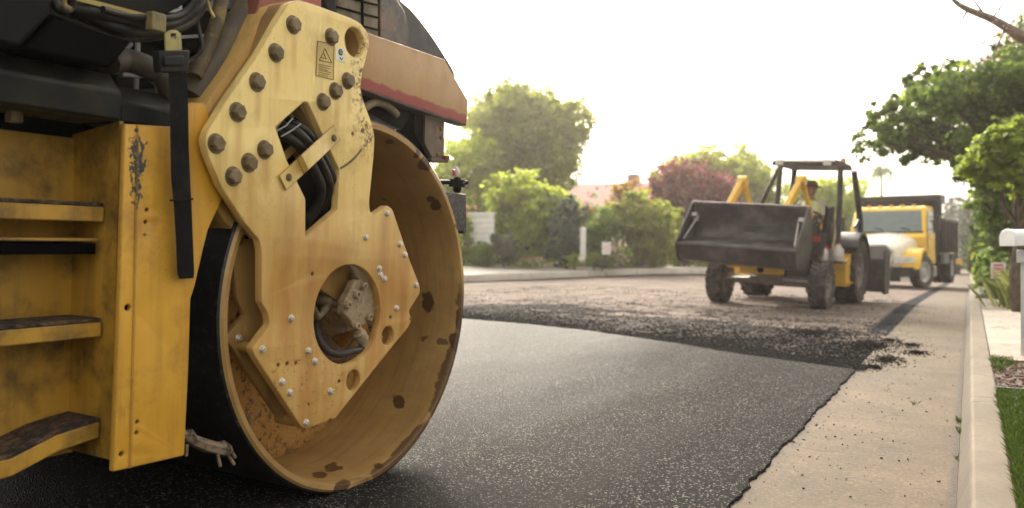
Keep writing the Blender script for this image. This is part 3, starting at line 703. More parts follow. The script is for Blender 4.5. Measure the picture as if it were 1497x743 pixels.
# hose clamp bar across the window
bw = WP - .03
def bar_pt(s, t, w):   # s along (0 lower-left .. 1 upper-right), t across
    a = Vector(Q(415.5, 265.5, w)); b = Vector(Q(491, 195.5, w)); c = a + (b - a) * s; n = Vector((-(b - a).y, (b - a).x)).normalized(); c += n * t; return Vector((c.x, w, c.y))
mb = MB(); hw = .029; th = .007
prof = [(-.03, WP - .002), (.30, WP - .002), (.38, WP - .04), (.68, WP - .04), (.76, WP - .002), (1.04, WP - .002)]
f_, b_ = [], []
for s, w in prof:
    f_.append([mb.bm.verts.new(bar_pt(s, t, w - th)) for t in (-hw, hw)]); b_.append([mb.bm.verts.new(bar_pt(s, t, w)) for t in (-hw, hw)])
for i in range(len(prof) - 1):
    mb.face([f_[i][0], f_[i][1], f_[i + 1][1], f_[i + 1][0]]); mb.face([b_[i][0], b_[i + 1][0], b_[i + 1][1], b_[i][1]])
    for t in (0, 1): mb.face([f_[i][t], f_[i + 1][t], b_[i + 1][t], b_[i][t]])
mb.face([f_[0][0], b_[0][0], b_[0][1], f_[0][1]]); mb.face([f_[-1][0], f_[-1][1], b_[-1][1], b_[-1][0]])
clamp = mb.build('hose_clamp', paint('clamp_paint', (.66, .46, .13), (.76, .55, .2), streak=.2), roller, bev=.0015)
for p in ((423, 259.5), (489, 202)):
    x, z = Q(*p, WP - .012); hexbolt('clamp_bolt', x, z, WP - .009, .010, .007, bolt_m, clamp)
# hydraulic hoses in the window
def hose(name, pts, r, mat=hose_m, parent=None, seg=12):
    mb = MB(); mb.tube(smoothpath([Q3(a, b, w) for a, b, w in pts], 8), r, seg); return mb.build(name, mat, parent or roller)
hose('hose', [(385, 168, .10), (407, 194, -.0), (428, 205, -.035), (447, 226, -.045), (462, 254, -.045), (470, 276, -.035), (464, 300, -.01), (448, 325, .03), (430, 345, .06)], .0165)
hose('hose', [(392, 158, .11), (412, 183, .0), (434, 193, -.04), (455, 216, -.052), (472, 245, -.05), (481, 270, -.04), (475, 297, -.005), (460, 318, .03), (440, 340, .07)], .0165)
hose('hose', [(400, 150, .11), (420, 175, .01), (443, 188, -.035), (463, 213, -.045), (481, 246, -.045), (488, 272, -.03), (482, 298, .0), (468, 322, .04), (450, 345, .08)], .0145)
hose('hose', [(405, 140, .12), (430, 168, .03), (450, 184, -.0), (468, 206, -.02), (484, 236, -.02), (490, 262, 0), (486, 300, .04)], .012)
mb = MB()
for pts in (((404, 192), (418, 184), (428, 173)), ((411, 200), (428, 190), (440, 181))): mb.tube([Q3(a, b, -.055) for a, b in pts], .0028, 6)
mb.build('cable_tie', simple('grey_tie', (.25, .25, .25), .5), roller)
# dark backing frame seen through the window
mb = MB(); mb.box((Q(450, 240, .2)[0], .24, Q(450, 240, .2)[1]), (.5, .02, .62)); mb.build('backing_sheet', dark_m, roller)
mb = MB()
for k in range(4): mb.tube([Q3(432 + k * 7, 160 - k * 2, .10), Q3(462 + k * 5, 172 + k * 3, .10)], .004, 6)
mb.build('fin_pack', simple('grey_fins', (.12, .12, .13), .5), roller)

# ---- vibration motor in the big opening
mot = None
fpts = [(504, 459), (506, 442), (513.5, 429), (518, 418), (526, 417), (534, 422), (543, 436.5), (549, 446), (549, 455), (538, 465), (530, 472), (517, 477), (511, 465)]
mb = MB(); mb.prism([Q3(a, b, -.035) for a, b in fpts], (0, .03, 0)); mot = mb.build('vibration_motor', pump_m, roller, bev=.004)
mb = MB(); mb.prism([Q3(a * .9 + 526 * .1, b * .9 + 447 * .1, -.006) for a, b in fpts], (0, .11, 0))
mb.prism([Q3(a, b, .03) for a, b in ((492, 438), (510, 416), (521, 414), (530, 418), (513, 447), (500, 446))], (0, .02, 0))
mb.lathe(Q3(520, 450, .07), (0, 1, 0), [(0, .06), (.05, .065), (.05, .09), (.10, .10), (.24, .10)], 20); mb.build('motor_body', pump_m, mot, bev=.003)
for p in ((521, 435.5), (510, 448), (529.5, 425), (547, 453), (521, 474), (536, 463)):
    mb = MB(); x, z = Q(*p, -.045); mb.lathe((x, -.034, z), (0, -1, 0), [(0, .0125), (.013, .0125), (.016, .010), (.016, .006), (.010, .0055), (.010, .0002)], 14); mb.build('cap_screw', pump_m, mot)
def fitting(p, rs, pts, mat=pump_m, name='fitting'):
    mb = MB(); path = [Q3(a, b, w) for a, b, w in pts]; mb.tube(path, rs, 12); return mb.build(name, mat, mot)
fitting(0, [.014, .014, .019, .019, .013, .016, .016, .012], [(536, 466, -.02), (540, 472, -.02), (540.5, 474, -.02), (543, 480, -.02), (543.2, 481, -.02), (544, 483, -.02), (546, 489, -.02), (546.5, 492, -.02)])
fitting(0, [.015, .015, .021, .021, .014, .018, .018, .014], [(518, 474, -.03), (522, 480, -.03), (522.5, 482, -.03), (527, 490, -.03), (527.5, 491, -.03), (529, 494, -.03), (532, 501, -.03), (531, 503, -.03)])
fitting(0, .0115, [(a, b, w) for a, b, w in ((531, 500, -.03), (524, 503, -.032), (515, 504, -.034), (506, 507, -.03), (496, 508, -.02), (486, 505, -.005), (478, 497, .01), (472, 485, .03), (470, 470, .06))], simple('sleeved_hose', (.035, .026, .026), .6), 'motor_hose')
fitting(0, [.018, .018, .024, .024, .018], [(500, 446, .03), (488, 443, .05), (486, 443, .05), (480, 441, .06), (462, 436, .10)], dust_m)
fitting(0, [.015, .015, .022, .022, .014], [(503, 434, .04), (492, 430, .06), (490, 430, .06), (482, 428, .08), (466, 425, .14)], dust_m)
fitting(0, .012, [(466, 452, .04), (473, 463, .02), (479, 456, .03), (486, 448, .05)], dust_m, 'elbow_pipe')
fitting(0, .012, [(503, 392, .08), (510, 404, .05), (518, 418, .0)], dust_m, 'steel_pipe')
fitting(0, .018, [(478, 392, .16), (488, 408, .14), (497, 424, .10)], dust_m, 'steel_pipe')
mb = MB(); mb.lathe(Q3(512, 458, .18), (0, 1, 0), [(0, .12), (.06, .20), (.10, .24)], 28); mb.build('motor_flange', dust_m, mot)

mot.scale = (1.2, 1.2, 1.2); c_ = Q3(511, 458, -.035); mot.location = c_ * (1 - 1.2)
# ---- front beam, its underside and bracket
curve_plate('front_beam', QL([(520, 40), (538, 48), (650, 87), (684.5, 147), (682, 184), (598, 157), (520, 128)], -.01), [], -.01, .05, beam_m, roller, .004)
mb = MB(); mb.prism([Q3(a, b, .06) for a, b in ((515, 60), (560, 75), (640, 110), (672, 150), (640, 172), (600, 165), (597, 176), (588, 190), (560, 176), (515, 150))], (0, 1.2, 0))
mb.build('beam_underside', black_m, roller, bev=.006)
mb = MB(); mb.tube(smoothpath([Q3(a, b, .03) for a, b in ((530, 160), (548, 150), (566, 155), (580, 168))]), .016, 10); mb.build('lifting_rope', dust_m, roller)
mb = MB(); mb.prism([Q3(a, b, .04) for a, b in ((606, 163), (623, 170), (623, 208), (634, 234), (626, 232), (606, 196))], (0, .10, 0)); mb.build('scraper_hanger', black_m, roller, bev=.003)
mb = MB(); mb.prism([Q3(a, b, .02) for a, b in ((622, 170), (650, 179), (649, 233), (632, 231), (621, 210))], (0, .012, 0))
mb.prism([Q3(a, b, .0) for a, b in ((630, 231), (656, 233), (655, 238), (632, 236))], (0, .12, 0)); hang = mb.build('scraper_bracket', simple('brown_bracket', (.12, .085, .055), .6, dirt=(.25, .17, .1), dsc=12), roller, bev=.002)
mb = MB(); mb.box(Q3(652, 231, .0), (.03, .02, .016)); mb.build('red_clip', simple('red_clip', (.2, .02, .02), .5), hang)
for p in ((645, 202), (640, 226), (645, 188)): x, z = Q(*p, .018); hexbolt('bracket_bolt', x, z, .02, .008, .008, bolt_m, hang)
# spray bar with nozzle, scraper block beyond the drum
mb = MB(); mb.tube([Q3(615, 266, .12), Q3(682, 267, .12)], .011, 10); mb.tube([Q3(668, 262, .12), Q3(668, 262, 1.6)], .011, 10); sb = mb.build('spray_bar', black_m, roller)
mb = MB(); mb.lathe(Q3(668, 282, .10), (0, 0, 1), [(0, .012), (.01, .02), (.03, .02), (.033, .03), (.055, .03), (.058, .016), (.07, .016)], 16); mb.box(Q3(668, 268, .10), (.06, .05, .035)); mb.build('nozzle_holder', black_m, sb, bev=.001)
mb = MB(); mb.lathe(Q3(666, 258, .10), (0, 0, 1), [(0, .016), (.016, .021), (.03, .019), (.04, .010), (.048, .004), (.05, .0005)], 16); nz = mb.build('spray_nozzle', simple('white_nozzle', (.6, .5, .45), .4), sb)
mb = MB(); mb.tube([Q3(664, 256, .085), Q3(664, 250, .09), Q3(668, 248, .10)], .006, 8); mb.build('nozzle_cap', simple('red_plastic', (.5, .02, .03), .35), nz)
scr_m = M('perforated_scraper'); vc = scr_m.n('TexBrick', {'Vector': scr_m.n('Mapping', {'Vector': scr_m.co, 'Rotation': (R(90), 0, R(35))}).outputs[0], 'Scale': 26., 'Mortar Size': .012, 'Color1': (0, 0, 0, 1), 'Color2': (1, 1, 1, 1), 'Mortar': (0, 0, 0, 1), 'Bias': -.55}).outputs[0]
scr_m.set(Base_Color=scr_m.mix(vc, (.02, .018, .018), (.18, .15, .13)), Roughness=.4)
mb = MB(); mb.prism([Q3(a, b, .08) for a, b in ((650, 281), (682, 284), (682, 340), (678, 342), (676, 338), (650, 338))], (0, 1.5, 0)); mb.build('scraper_block', scr_m.m, roller, bev=.004)

# ---- hood behind the beam
def slab(name, pts, w0, w1, mat, parent=None, bev=.01):
    mb = MB(); mb.prism([Q3(a, b, w0) for a, b in pts], (0, w1 - w0, 0)); return mb.build(name, mat, parent or roller, bev=bev)
arc = [(560, -80), (587, 0), (600, 11), (614, 27), (626, 43), (638, 60), (650, 79), (660, 95), (666, 106), (666, 115)]
hood = slab('engine_hood', smooth2 := [(430, -120), (520, -120)] + arc + [(640, 118), (430, 118)], .22, 1.3, simple('hood_plastic', (.02, .02, .017), .45, dirt=(.07, .058, .04), dsc=5), bev=.012)
slab('hood_window', [(556, -30), (580, -2), (592, 18), (598, 50), (596, 70), (556, 58)], .19, .215, simple('dirty_glass', (.05, .035, .02), .25, dirt=(.16, .09, .04), dsc=9, dth=(.42, .62)), hood, .004)
hatch = slab('hood_hatch', [(492, -60), (552, -60), (553, 60), (528, 50), (492, 30)], .17, .215, simple('hatch_grey', (.16, .13, .08), .6, dirt=(.08, .06, .035), dsc=14, dth=(.45, .6)), hood, .004)
mb = MB()
for k in range(3): mb.bar(Q3(492, -8 + k * 18, .165), Q3(553, 8 + k * 18, .165), .006, .006)
mb.bar(Q3(530, -40, .165), Q3(530, 52, .165), .008, .008); mb.build('hatch_seams', dark_m, hatch)
slab('hood_post', [(461, -60), (486, -60), (494, 32), (480, 24)], .14, .2, black_m, hood, .006)

# ---- bodywork on the near side: panel, step bay, frame rail
PW = .0
x178 = 1.418 - 2.45 * 0
PNL = [(182, 181), (246, 185), (262, 184), (276, 150), (300, 150), (330, 262), (328, 286), (305, 335), (298, 362), (285, 419), (279, 437), (276, 538), (270, 664), (268, 667), (167, 690), (164, 689), (172, 500)]
pn = curve_plate('side_panel', QL(PNL, -.02), [circ(Q(*p, -.02), r, 10) for p, r in (((215, 307), .005), ((213, 325), .005), ((187, 450), .009), ((201, 617), .005), ((200, 633), .005), ((178, 664), .007))], -.02, -.004, panel_m, roller, .004)
mb = MB(); mb.tube([Q3(201, 182, -.021), Q3(199, 300, -.021), Q3(196, 450, -.021), Q3(190, 684, -.021)], .004, 6); mb.build('fold_line', panel_m, pn)
slab('panel_back', [(200, 200), (290, 190), (300, 290), (262, 440), (262, 650), (185, 672)], -.003, .02, dark_m, bev=.002)
mb = MB(); x, z = Q(212, 343, -.022); mb.lathe((x, -.021, z), (0, -1, 0), [(0, .004), (.003, .004), (.003, .0005)], 8); mb.build('rivet', bolt_m, pn)
XR = Q(172, 400, .0)[0]; XL = -2.9
zb0, zb1 = Q(60, 690, .05)[1], Q(60, 196, .19)[1]
mb = MB(); mb.box(((XL + XR) / 2, .20, (zb0 + zb1) / 2 - .005), (XR - XL + .02, .012, zb1 - zb0 + .01)); bay = mb.build('step_bay', step_m, roller)
mb = MB(); mb.prism([Vector((XR - .004, .0, zb0)), Vector((XR - .004, .205, zb0)), Vector((XR - .004, .205, zb1 + .01)), Vector((XR - .004, .0, zb1 + .04))], (.012, 0, 0)); mb.build('bay_side', step_m, bay)
grip_m = M('grip_tape'); grip_m.set(Base_Color=grip_m.mix(grip_m.ramp(grip_m.noise(30, 5, .7), .45, .6), (.018, .014, .012), (.10, .06, .03)), Roughness=.8); grip_m.bump(grip_m.voro(45), 1., .012)
def step(z0, z1, name='step', bent=0):
    mb = MB(); n = 16; A = []
    for i in range(n + 1):
        x = XL + (XR - .01 - XL) * i / n; dz = bent * (.03 * math.sin(i * .9) * (i > 8) + .012 * math.sin(i * 2.1)); A.append((x, dz))
    rows = []
    for x, dz in A:
        rows.append([mb.bm.verts.new((x, w, z + dz)) for w, z in ((.048, z1), (.048, z0), (.06, z0), (.06, z1 - .012), (.19, z1 - .012), (.19, z1))])
    for a, b in zip(rows, rows[1:]):
        for k in range(6): mb.face([a[k], b[k], b[(k + 1) % 6], a[(k + 1) % 6]])
    mb.face(rows[0]); mb.face(rows[-1][::-1]); o = mb.build(name, step_m, bay, bev=.003)
    mb = MB(); rows = []
    for x, dz in A:
        rows.append([mb.bm.verts.new((x, w, z + dz)) for w, z in ((.052, z1 + .001), (.052, z1 + .011), (.188, z1 + .011), (.188, z1 + .001))])
    for a, b in zip(rows, rows[1:]):
        for k in range(4): mb.face([a[k], b[k], b[(k + 1) % 4], a[(k + 1) % 4]])
    mb.face(rows[0]); mb.face(rows[-1][::-1]); mb.build('grip_strip', grip_m.m, o, bev=.002)
step(Q(160, 325, .05)[1], Q(160, 303, .05)[1]); step(Q(160, 491, .05)[1], Q(160, 470, .05)[1]); step(Q(160, 657, .05)[1], Q(160, 634, .05)[1], bent=1)
za, zb = Q(158, 373, .05)[1], Q(158, 351, .05)[1]
mb = MB(); mb.box(((XL + XR) / 2 - .01, .12, zb), (XR - XL - .03, .14, .008)); mb.build('shelf_lip', step_m, bay, bev=.002)
mb = MB(); mb.box(((XL + XR) / 2 - .01, .125, (za + zb) / 2 - .004), (XR - XL - .03, .13, zb - za - .012)); mb.build('tool_slot', dark_m, bay)
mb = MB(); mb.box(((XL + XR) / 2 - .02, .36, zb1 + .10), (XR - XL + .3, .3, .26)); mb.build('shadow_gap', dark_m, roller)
# frame rail (bevelled section along the machine)
z1, z2, z3 = Q(0, 152, -.02)[1], Q(0, 104, -.02)[1], Q(0, 76, .02)[1]
def rail(x0, x1, w, name, mat, zt=0):
    mb = MB(); mb.prism([Vector((x0, w, z1)), Vector((x0, w, z2 + zt)), Vector((x0, w + .05, z3 + zt)), Vector((x0, w + .18, z3 + zt)), Vector((x0, w + .18, z1))], (x1 - x0, 0, 0)); return mb.build(name, mat, roller, bev=.008)
rail(XL, Q(190, 150, -.02)[0] - .03, -.03, 'frame_rail', rail_m); rail(Q(190, 150, -.0)[0] - .03, Q(262, 150, .0)[0], .0, 'rail_end', rail_m, -.02)
mb = MB(); mb.box((Q(14, 165, .1)[0], .08, Q(14, 165, .1)[1]), (.03, .03, .05)); mb.build('rail_clip', dust_m, roller, bev=.003)
# big black boxes over the rail
slab('battery_box', [(-160, -90), (95, -90), (75, 22), (30, 71), (-160, 30)], -.07, .3, simple('box_black', (.0035, .0035, .004), .5, spec=.15, dirt=(.009, .008, .007), dsc=4), bev=.012)
slab('air_box', [(78, 24), (195, 60), (162, 99), (34, 72)], -.05, .4, simple('matt_black', (.0015, .0015, .0015), .8, spec=.05), bev=.008)
slab('deck_plate', [(70, -60), (330, -60), (290, -5), (232, 27), (60, -14)], .0, .03, simple('deck_grey', (.006, .006, .006), .6, spec=.15, dirt=(.015, .013, .009)), bev=.004)
mb = MB(); mb.bar(Q3(88, -8, -.03), Q3(236, 30, -.03), .012, .010, up=(0, 1, 0)); mb.build('deck_trim', simple('yellow_trim', (.32, .24, .06), .6), roller)
def cab(pts, r, w, mat=hose_m, name='cable'):
    mb = MB(); mb.tube(smoothpath([Q3(a, b, w + (k % 2) * .012) for k, (a, b) in enumerate(pts)], 6), r, 10); mb.build(name, mat, roller)
cab([(60, -20), (100, 8), (140, 18), (190, 30), (230, 36), (262, 30), (290, 8), (300, -30)], .016, -.02)
cab([(90, 6), (130, 24), (175, 42), (215, 47), (250, 44), (285, 22), (310, -20)], .018, .0)
cab([(150, 14), (190, 24), (240, 27), (270, 18), (288, -4), (296, -30)], .010, -.04)
cab([(60, 14), (110, 32), (160, 52), (200, 56), (240, 52)], .012, .02)
cab([(85, -20), (80, 0), (88, 14), (102, 12), (104, -4)], .012, -.06)
cab([(96, -20), (94, 6), (104, 14)], .006, -.09, simple('tan_wire', (.2, .14, .06), .6), 'wire')
cab([(284, 10), (290, 40), (295, 72), (278, 88), (268, 96)], .006, .02); cab([(300, -10), (306, 12), (313, 26)], .005, -.03, simple('yellow_wire', (.4, .3, .08), .5), 'wire')
mb = MB(); mb.box(Q3(228, 33, -.05), (.045, .03, .05)); mb.build('cable_clamp', simple('olive_clamp', (.22, .17, .06), .6, dirt=(.08, .06, .03), dsc=20), roller, bev=.004)
cab([(160, 92), (182, 88), (205, 94), (228, 105), (243, 120), (250, 150)], .034, .05, simple('brown_hose', (.06, .045, .03), .6, dirt=(.03, .024, .018)), 'intake_hose')
# steering cylinder and lift rod beside the arm
mb = MB(); mb.tube([Q3(405, -50, .16), Q3(372, 2, .15), Q3(300, 112, .12), Q3(277, 146, .12)], [.045, .045, .055, .055], 20); mb.build('lift_cylinder', simple('dirty_cylinder', (.08, .065, .045), .6, dirt=(.15, .11, .045), dsc=9, dth=(.5, .65)), roller)
mb = MB(); mb.tube([Q3(330, -40, .08), Q3(318, 30, .08), Q3(303, 72, .08), Q3(285, 112, .08)], .022, 14); mb.build('lift_rod', simple('rust_rod', (.09, .065, .03), .6, dirt=(.24, .17, .05), dsc=16, dth=(.5, .62)), roller)
# radiator guard
mb = MB()
for y0 in (17, 56, 90): mb.bar(Q3(196, y0 + 2, .25), Q3(345, y0 - 6, .25), .010, .012, up=(0, 1, 0))
for x0 in (264, 205, 332): mb.bar(Q3(x0, -30, .262), Q3(x0 - 6, 130, .262), .012, .010, up=(0, 1, 0))
mb.build('radiator_guard', simple('galvanised', (.42, .42, .43), .4, metal=.3), roller)
slab('pale_patch', [(150, 62), (192, 56), (196, 66), (180, 82), (168, 92), (150, 84)], .28, .30, simple('pale_sheet', (.35, .35, .4), .5), bev=.002)  # pale slab standing in for bright sky seen through the machine
slab('pale_patch', [(176, 96), (245, 100), (248, 116), (180, 112)], .2, .22, simple('pale_sheet2', (.30, .30, .32), .45, dirt=(.1, .1, .1), dsc=12), bev=.002)
slab('grey_shield', [(296, -30), (345, -30), (352, 12), (300, 16)], .22, .24, simple('grey_sheet', (.14, .14, .14), .5, dirt=(.3, .3, .3), dsc=20), bev=.002)
# seat belt hanging outside with its buckle
wS = -.075
mb = MB(); rows = []
for (a, b, c, w) in ((246, 272, 98, wS), (248, 275, 150, wS + .004), (249, 276, 215, wS + .012), (250, 278, 262, wS + .02), (254, 280, 300, wS + .014), (257, 282, 350, wS + .02), (259, 284, 400, wS + .028), (262, 283, 408, wS + .03)):
    rows.append([mb.bm.verts.new(v) for v in (Q3(a, c, w), Q3(b, c - 1, w), Q3(b, c - 1, w + .004), Q3(a, c, w + .004))])
for a, b in zip(rows, rows[1:]):
    for k in range(4): mb.face([a[k], b[k], b[(k + 1) % 4], a[(k + 1) % 4]])
mb.face(rows[0]); mb.face(rows[-1][::-1]); belt = mb.build('strap', strap_m, roller)
mb = MB(); mb.tube([Q3(249, 293, wS + .008), Q3(282, 291, wS + .008)], .003, 6); mb.build('strap_seam', strap_m, belt)
mb = MB(); mb.prism([Q3(a, b, wS - .022) for a, b in ((232.5, 74), (277.5, 73), (277, 105), (234.5, 106))], (0, .03, 0))
mb.prism([Q3(a, b, wS - .03) for a, b in ((240, 82), (270, 81), (270, 96), (241, 97))], (0, .01, 0)); mb.build('buckle', simple('buckle_plastic', (.008, .008, .008), .5, spec=.2, dirt=(.03, .026, .018), dsc=16), belt, bev=.004)
curve_plate('buckle_tongue', rounded(QL([(242, 80), (241, 48), (250, 44), (258, 44), (264, 50), (266, 80)], wS - .01), .006, 3), [QL([(249, 49), (249, 57), (257, 57), (257, 49)], wS - .01)], wS - .012, wS - .006, simple('tongue_metal', (.36, .30, .10), .5, dirt=(.18, .15, .07), dsc=22), belt, .001)
# drain fitting under the panel
mb = MB(); mb.tube([Q3(a, b, .02) for a, b in ((262, 634), (272, 636), (274, 636), (282, 644), (300, 651), (318, 656), (322, 655), (334, 660))], [.014, .014, .022, .018, .020, .020, .026, .020], 6)
for a, b in (((334, 655), (344, 669)), ((332, 664), (342, 679)), ((318, 664), (322, 682)), ((273, 650), (272, 667))): mb.tube([Q3(*a, .01), Q3((a[0] + b[0]) / 2, (a[1] + b[1]) / 2, .008), Q3(*b, .01)], .006, 6)
mb.build('drain_fitting', simple('dirty_fitting', (.26, .19, .12), .6, dirt=(.05, .035, .025), dsc=30, dth=(.45, .6), bump=.2, bsc=60), roller, bev=.001)
# the bulk of the machine behind and above
mb = MB(); mb.box((-1.9, .95, .62), (2.0, 1.4, 1.35)); mb.box((-.2, .95, 1.1), (1.5, 1.3, .5)); mb.box((-1.6, .9, -.05), (1.3, 1.2, .5)); mb.build('chassis', dark_m, roller, bev=.02)
mb = MB(); mb.box((-1.6, .9, 1.62), (2.6, 1.7, .06)); mb.build('canopy', black_m, roller, bev=.02)
mb = MB(); mb.lathe((-3.1, .0, 0), (0, 1, 0), [(0, .68), (.01, .70), (1.9, .70), (1.9, .60), (1.5, .3), (.3, .3), (.3, .66), (.0, .68)], 64); mb.build('rear_drum', drum.data.materials[0], roller)
# ================================================================== VEGETATION
def leaves_mesh(name, C, Nrm, size, mat, parent=None):
    """one small folded leaf per point"""
    N = len(C); a = rng.normal(size=(N, 3)); a -= (a * Nrm).sum(1)[:, None] * Nrm; a /= np.linalg.norm(a, axis=1)[:, None] + 1e-9; b = np.cross(Nrm, a)
    s = size * rng.uniform(.6, 1.35, N)[:, None]; w = s * .38
    V = np.stack([C - a * s * .5, C + b * w + Nrm * s * .12, C + a * s * .5, C - b * w + Nrm * s * .12], 1).reshape(-1, 3)
    i = np.arange(N)[:, None] * 4; Fc = np.concatenate([i + np.array([[0, 1, 2]]), i + np.array([[0, 2, 3]])])
    me = bpy.data.meshes.new(name); me.vertices.add(len(V)); me.vertices.foreach_set('co', V.astype(np.float32).ravel())
    me.loops.add(Fc.size); me.loops.foreach_set('vertex_index', Fc.astype(np.int32).ravel()); me.polygons.add(len(Fc)); me.polygons.foreach_set('loop_start', np.arange(len(Fc), dtype=np.int32) * 3)
    me.update(calc_edges=True); me.validate(); me.materials.append(mat)
    o = bpy.data.objects.new(name, me); COL.objects.link(o)
    if parent: o.parent = parent
    return o
def crown_points(blobs, n, fill=.35, gap=.0):
    """blobs: (centre, radii); leaf clusters on twigs through the volume, denser towards the outside"""
    vol = np.array([r[0] * r[1] * r[2] for _, r in blobs]) ** .67; vol /= vol.sum(); C = []; Nn = []
    for (c, r), v in zip(blobs, vol):
        k = int(n * v); ncl = max(6, k // 26); d = rng.normal(size=(ncl, 3)); d /= np.linalg.norm(d, axis=1)[:, None]
        rad = rng.uniform(fill, 1.12, ncl) ** .6; cc = np.array(c) + d * rad[:, None] * np.array(r)
        idx = rng.integers(0, ncl, k); rr = np.mean(r) * .12
        C.append(cc[idx] + rng.normal(size=(k, 3)) * rr * np.array([1, 1, .7])); nn = d[idx] * .6 + rng.normal(size=(k, 3)) * .7 + np.array([0, 0, .5]); Nn.append(nn / np.linalg.norm(nn, axis=1)[:, None])
    return np.concatenate(C), np.concatenate(Nn)
def limb(mb, a, b, r0, r1, bend=.1):
    a, b = Vector(a), Vector(b); m1 = a.lerp(b, .35) + Vector((random.uniform(-1, 1), random.uniform(-1, 1), 0)) * bend * (b - a).length; m2 = a.lerp(b, .7) + Vector((random.uniform(-1, 1), random.uniform(-1, 1), .3)) * bend * (b - a).length
    p = smoothpath([a, m1, m2, b], 4); mb.tube(p, [r0 + (r1 - r0) * i / (len(p) - 1) for i in range(len(p))], 9)
bark = simple('bark', (.09, .065, .045), .9, var=.4, sc=12, bump=.8, bsc=30)
def cluster_blobs(c, rad, n, br, seed, zflat=1.):
    r_ = random.Random(seed); out = []
    for k in range(n):
        th = r_.uniform(0, 2 * PI); ph = math.acos(r_.uniform(-.75, 1)); q = r_.uniform(.35, .88)
        p = (c[0] + rad[0] * q * math.sin(ph) * math.cos(th), c[1] + rad[1] * q * math.sin(ph) * math.sin(th), c[2] + rad[2] * q * math.cos(ph)); s = r_.uniform(.7, 1.25) * br
        out.append((p, (s, s, s * .75 * zflat)))
    return out
def plant(name, px, D, ytop, ybot, wpx, n, leaf, mat, label, cat, group=None, nb=14, trunk=True, zg=None, blobr=.34, crown_from=0., seed=None, deep=1., fill=.35):
    """a tree or shrub: ytop / wpx give the height and spread seen at that distance"""
    seed = seed if seed is not None else int(px * 7 + ytop)
    z0 = zg if zg is not None else zpx(ybot, D); base = at(px, D, z0); z1 = zpx(ytop, D); hw = wpx / 2 / F * D
    o = empty(name, base, label=label, cat=cat, group=group)
    hgt = z1 - z0; cz0 = hgt * crown_from; rz = (hgt - cz0) / 2
    br = min(hw, rz) * blobr * 1.25; bl = cluster_blobs((0, 0, cz0 + rz), (max(.05, hw - br * .15), max(.05, (hw * deep) - br * .15), max(.05, rz - br * .3)), nb, br, seed)
    bl.append(((0, 0, cz0 + rz), (hw * .72, hw * .72 * deep, rz * .8)))
    if crown_from < .2: r3 = random.Random(seed + 1); bl += [((r3.uniform(-.75, .75) * hw, r3.uniform(-.5, .5) * hw * deep, cz0 + rz * r3.uniform(.15, .5)), (hw * .38, hw * .38, rz * .34)) for _ in range(6)]
    C, Nn = crown_points(bl, n, fill); k = C[:, 2] > .01; C, Nn = C[k], Nn[k]
    leaves_mesh('crown', C, Nn, leaf, mat, o)
    mb = MB(); tr = max(.02, min(.22, hgt * .028)); random.seed(seed)
    limb(mb, (0, 0, -.15), (0, 0, max(.3, cz0 + rz * .6)), tr, tr * .6, .03)
    for c, r in bl[:min(nb, 9)]: limb(mb, (0, 0, max(.1, cz0 * .7 + rz * .25)), c, tr * .5, tr * .12)
    mb.build('trunk' if hgt > 2.5 else 'stem', bark, o)
    return o
L_olive = m_leaf('leaf_olive', (.075, .11, .012), (.36, .40, .06), .62)
L_lime = m_leaf('leaf_lime', (.10, .18, .015), (.48, .58, .07), .6)
L_green = m_leaf('leaf_green', (.035, .08, .012), (.22, .32, .055), .55)
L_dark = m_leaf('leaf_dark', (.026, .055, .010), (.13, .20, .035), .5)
L_grey = m_leaf('leaf_grey', (.10, .12, .075), (.19, .21, .14))
L_blue = m_leaf('leaf_conifer', (.035, .07, .045), (.08, .12, .08), .3)
L_orange = m_leaf('leaf_orange', (.14, .09, .02), (.48, .30, .09), .55)
L_purple = m_leaf('leaf_purple', (.05, .012, .016), (.24, .06, .06), .45)
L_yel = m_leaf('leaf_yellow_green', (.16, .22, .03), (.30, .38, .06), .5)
P_pink = m_leaf('petal_pink', (.65, .28, .32), (.85, .6, .62), .4)
P_rose = m_leaf('petal_rose', (.55, .10, .12), (.75, .22, .22), .4)
P_white = m_leaf('petal_white', (.7, .6, .58), (.85, .8, .76), .4)

GV = 'trees and shrubs across the road'
plant('broadleaf_tree', 764, 38, 108, 388, 222, 46000, .21, L_olive, 'tall olive green tree, the largest behind the far footway, full rounded crown', 'tree', GV, nb=30, crown_from=.27, blobr=.28)
plant('young_tree', 690, 36, 176, 388, 150, 18000, .19, L_lime, 'pale lime green tree beside the steel drum, in front of the largest tree', 'tree', GV, nb=14, crown_from=.1)
plant('lime_bush', 768, 27.8, 234, 389, 138, 20000, .17, L_lime, 'bright lime green leafy bush with spreading branch tips below the tallest tree', 'bush', GV, nb=22, deep=.7)
plant('conifer_shrub', 828, 26.2, 278, 389, 64, 9000, .10, L_blue, 'narrow blue green upright shrub between the lime bush and the roses', 'shrub', GV, nb=12, deep=.8)
plant('rosemary_shrub', 736, 25.4, 335, 389, 50, 4500, .09, L_grey, 'grey green feathery shrub in front of the white wall', 'shrub', GV, nb=12)
plant('low_shrub', 705, 25.3, 352, 389, 52, 4500, .09, L_green, 'low mid green shrub at the foot of the white wall', 'shrub', GV, nb=9)
plant('hedge_bush', 678, 26, 298, 389, 30, 4000, .12, L_yel, 'yellow green bush showing just past the edge of the steel drum', 'bush', GV, nb=9)
plant('climbing_rose', 866, 28.5, 278, 388, 56, 5000, .10, L_green, 'climbing rose with red pink flowers left of the round green bush', 'rose', GV, nb=9)
plant('round_bush', 884, 27, 300, 388, 70, 8000, .12, L_green, 'round mid green bush behind the small white box', 'bush', GV, nb=10)
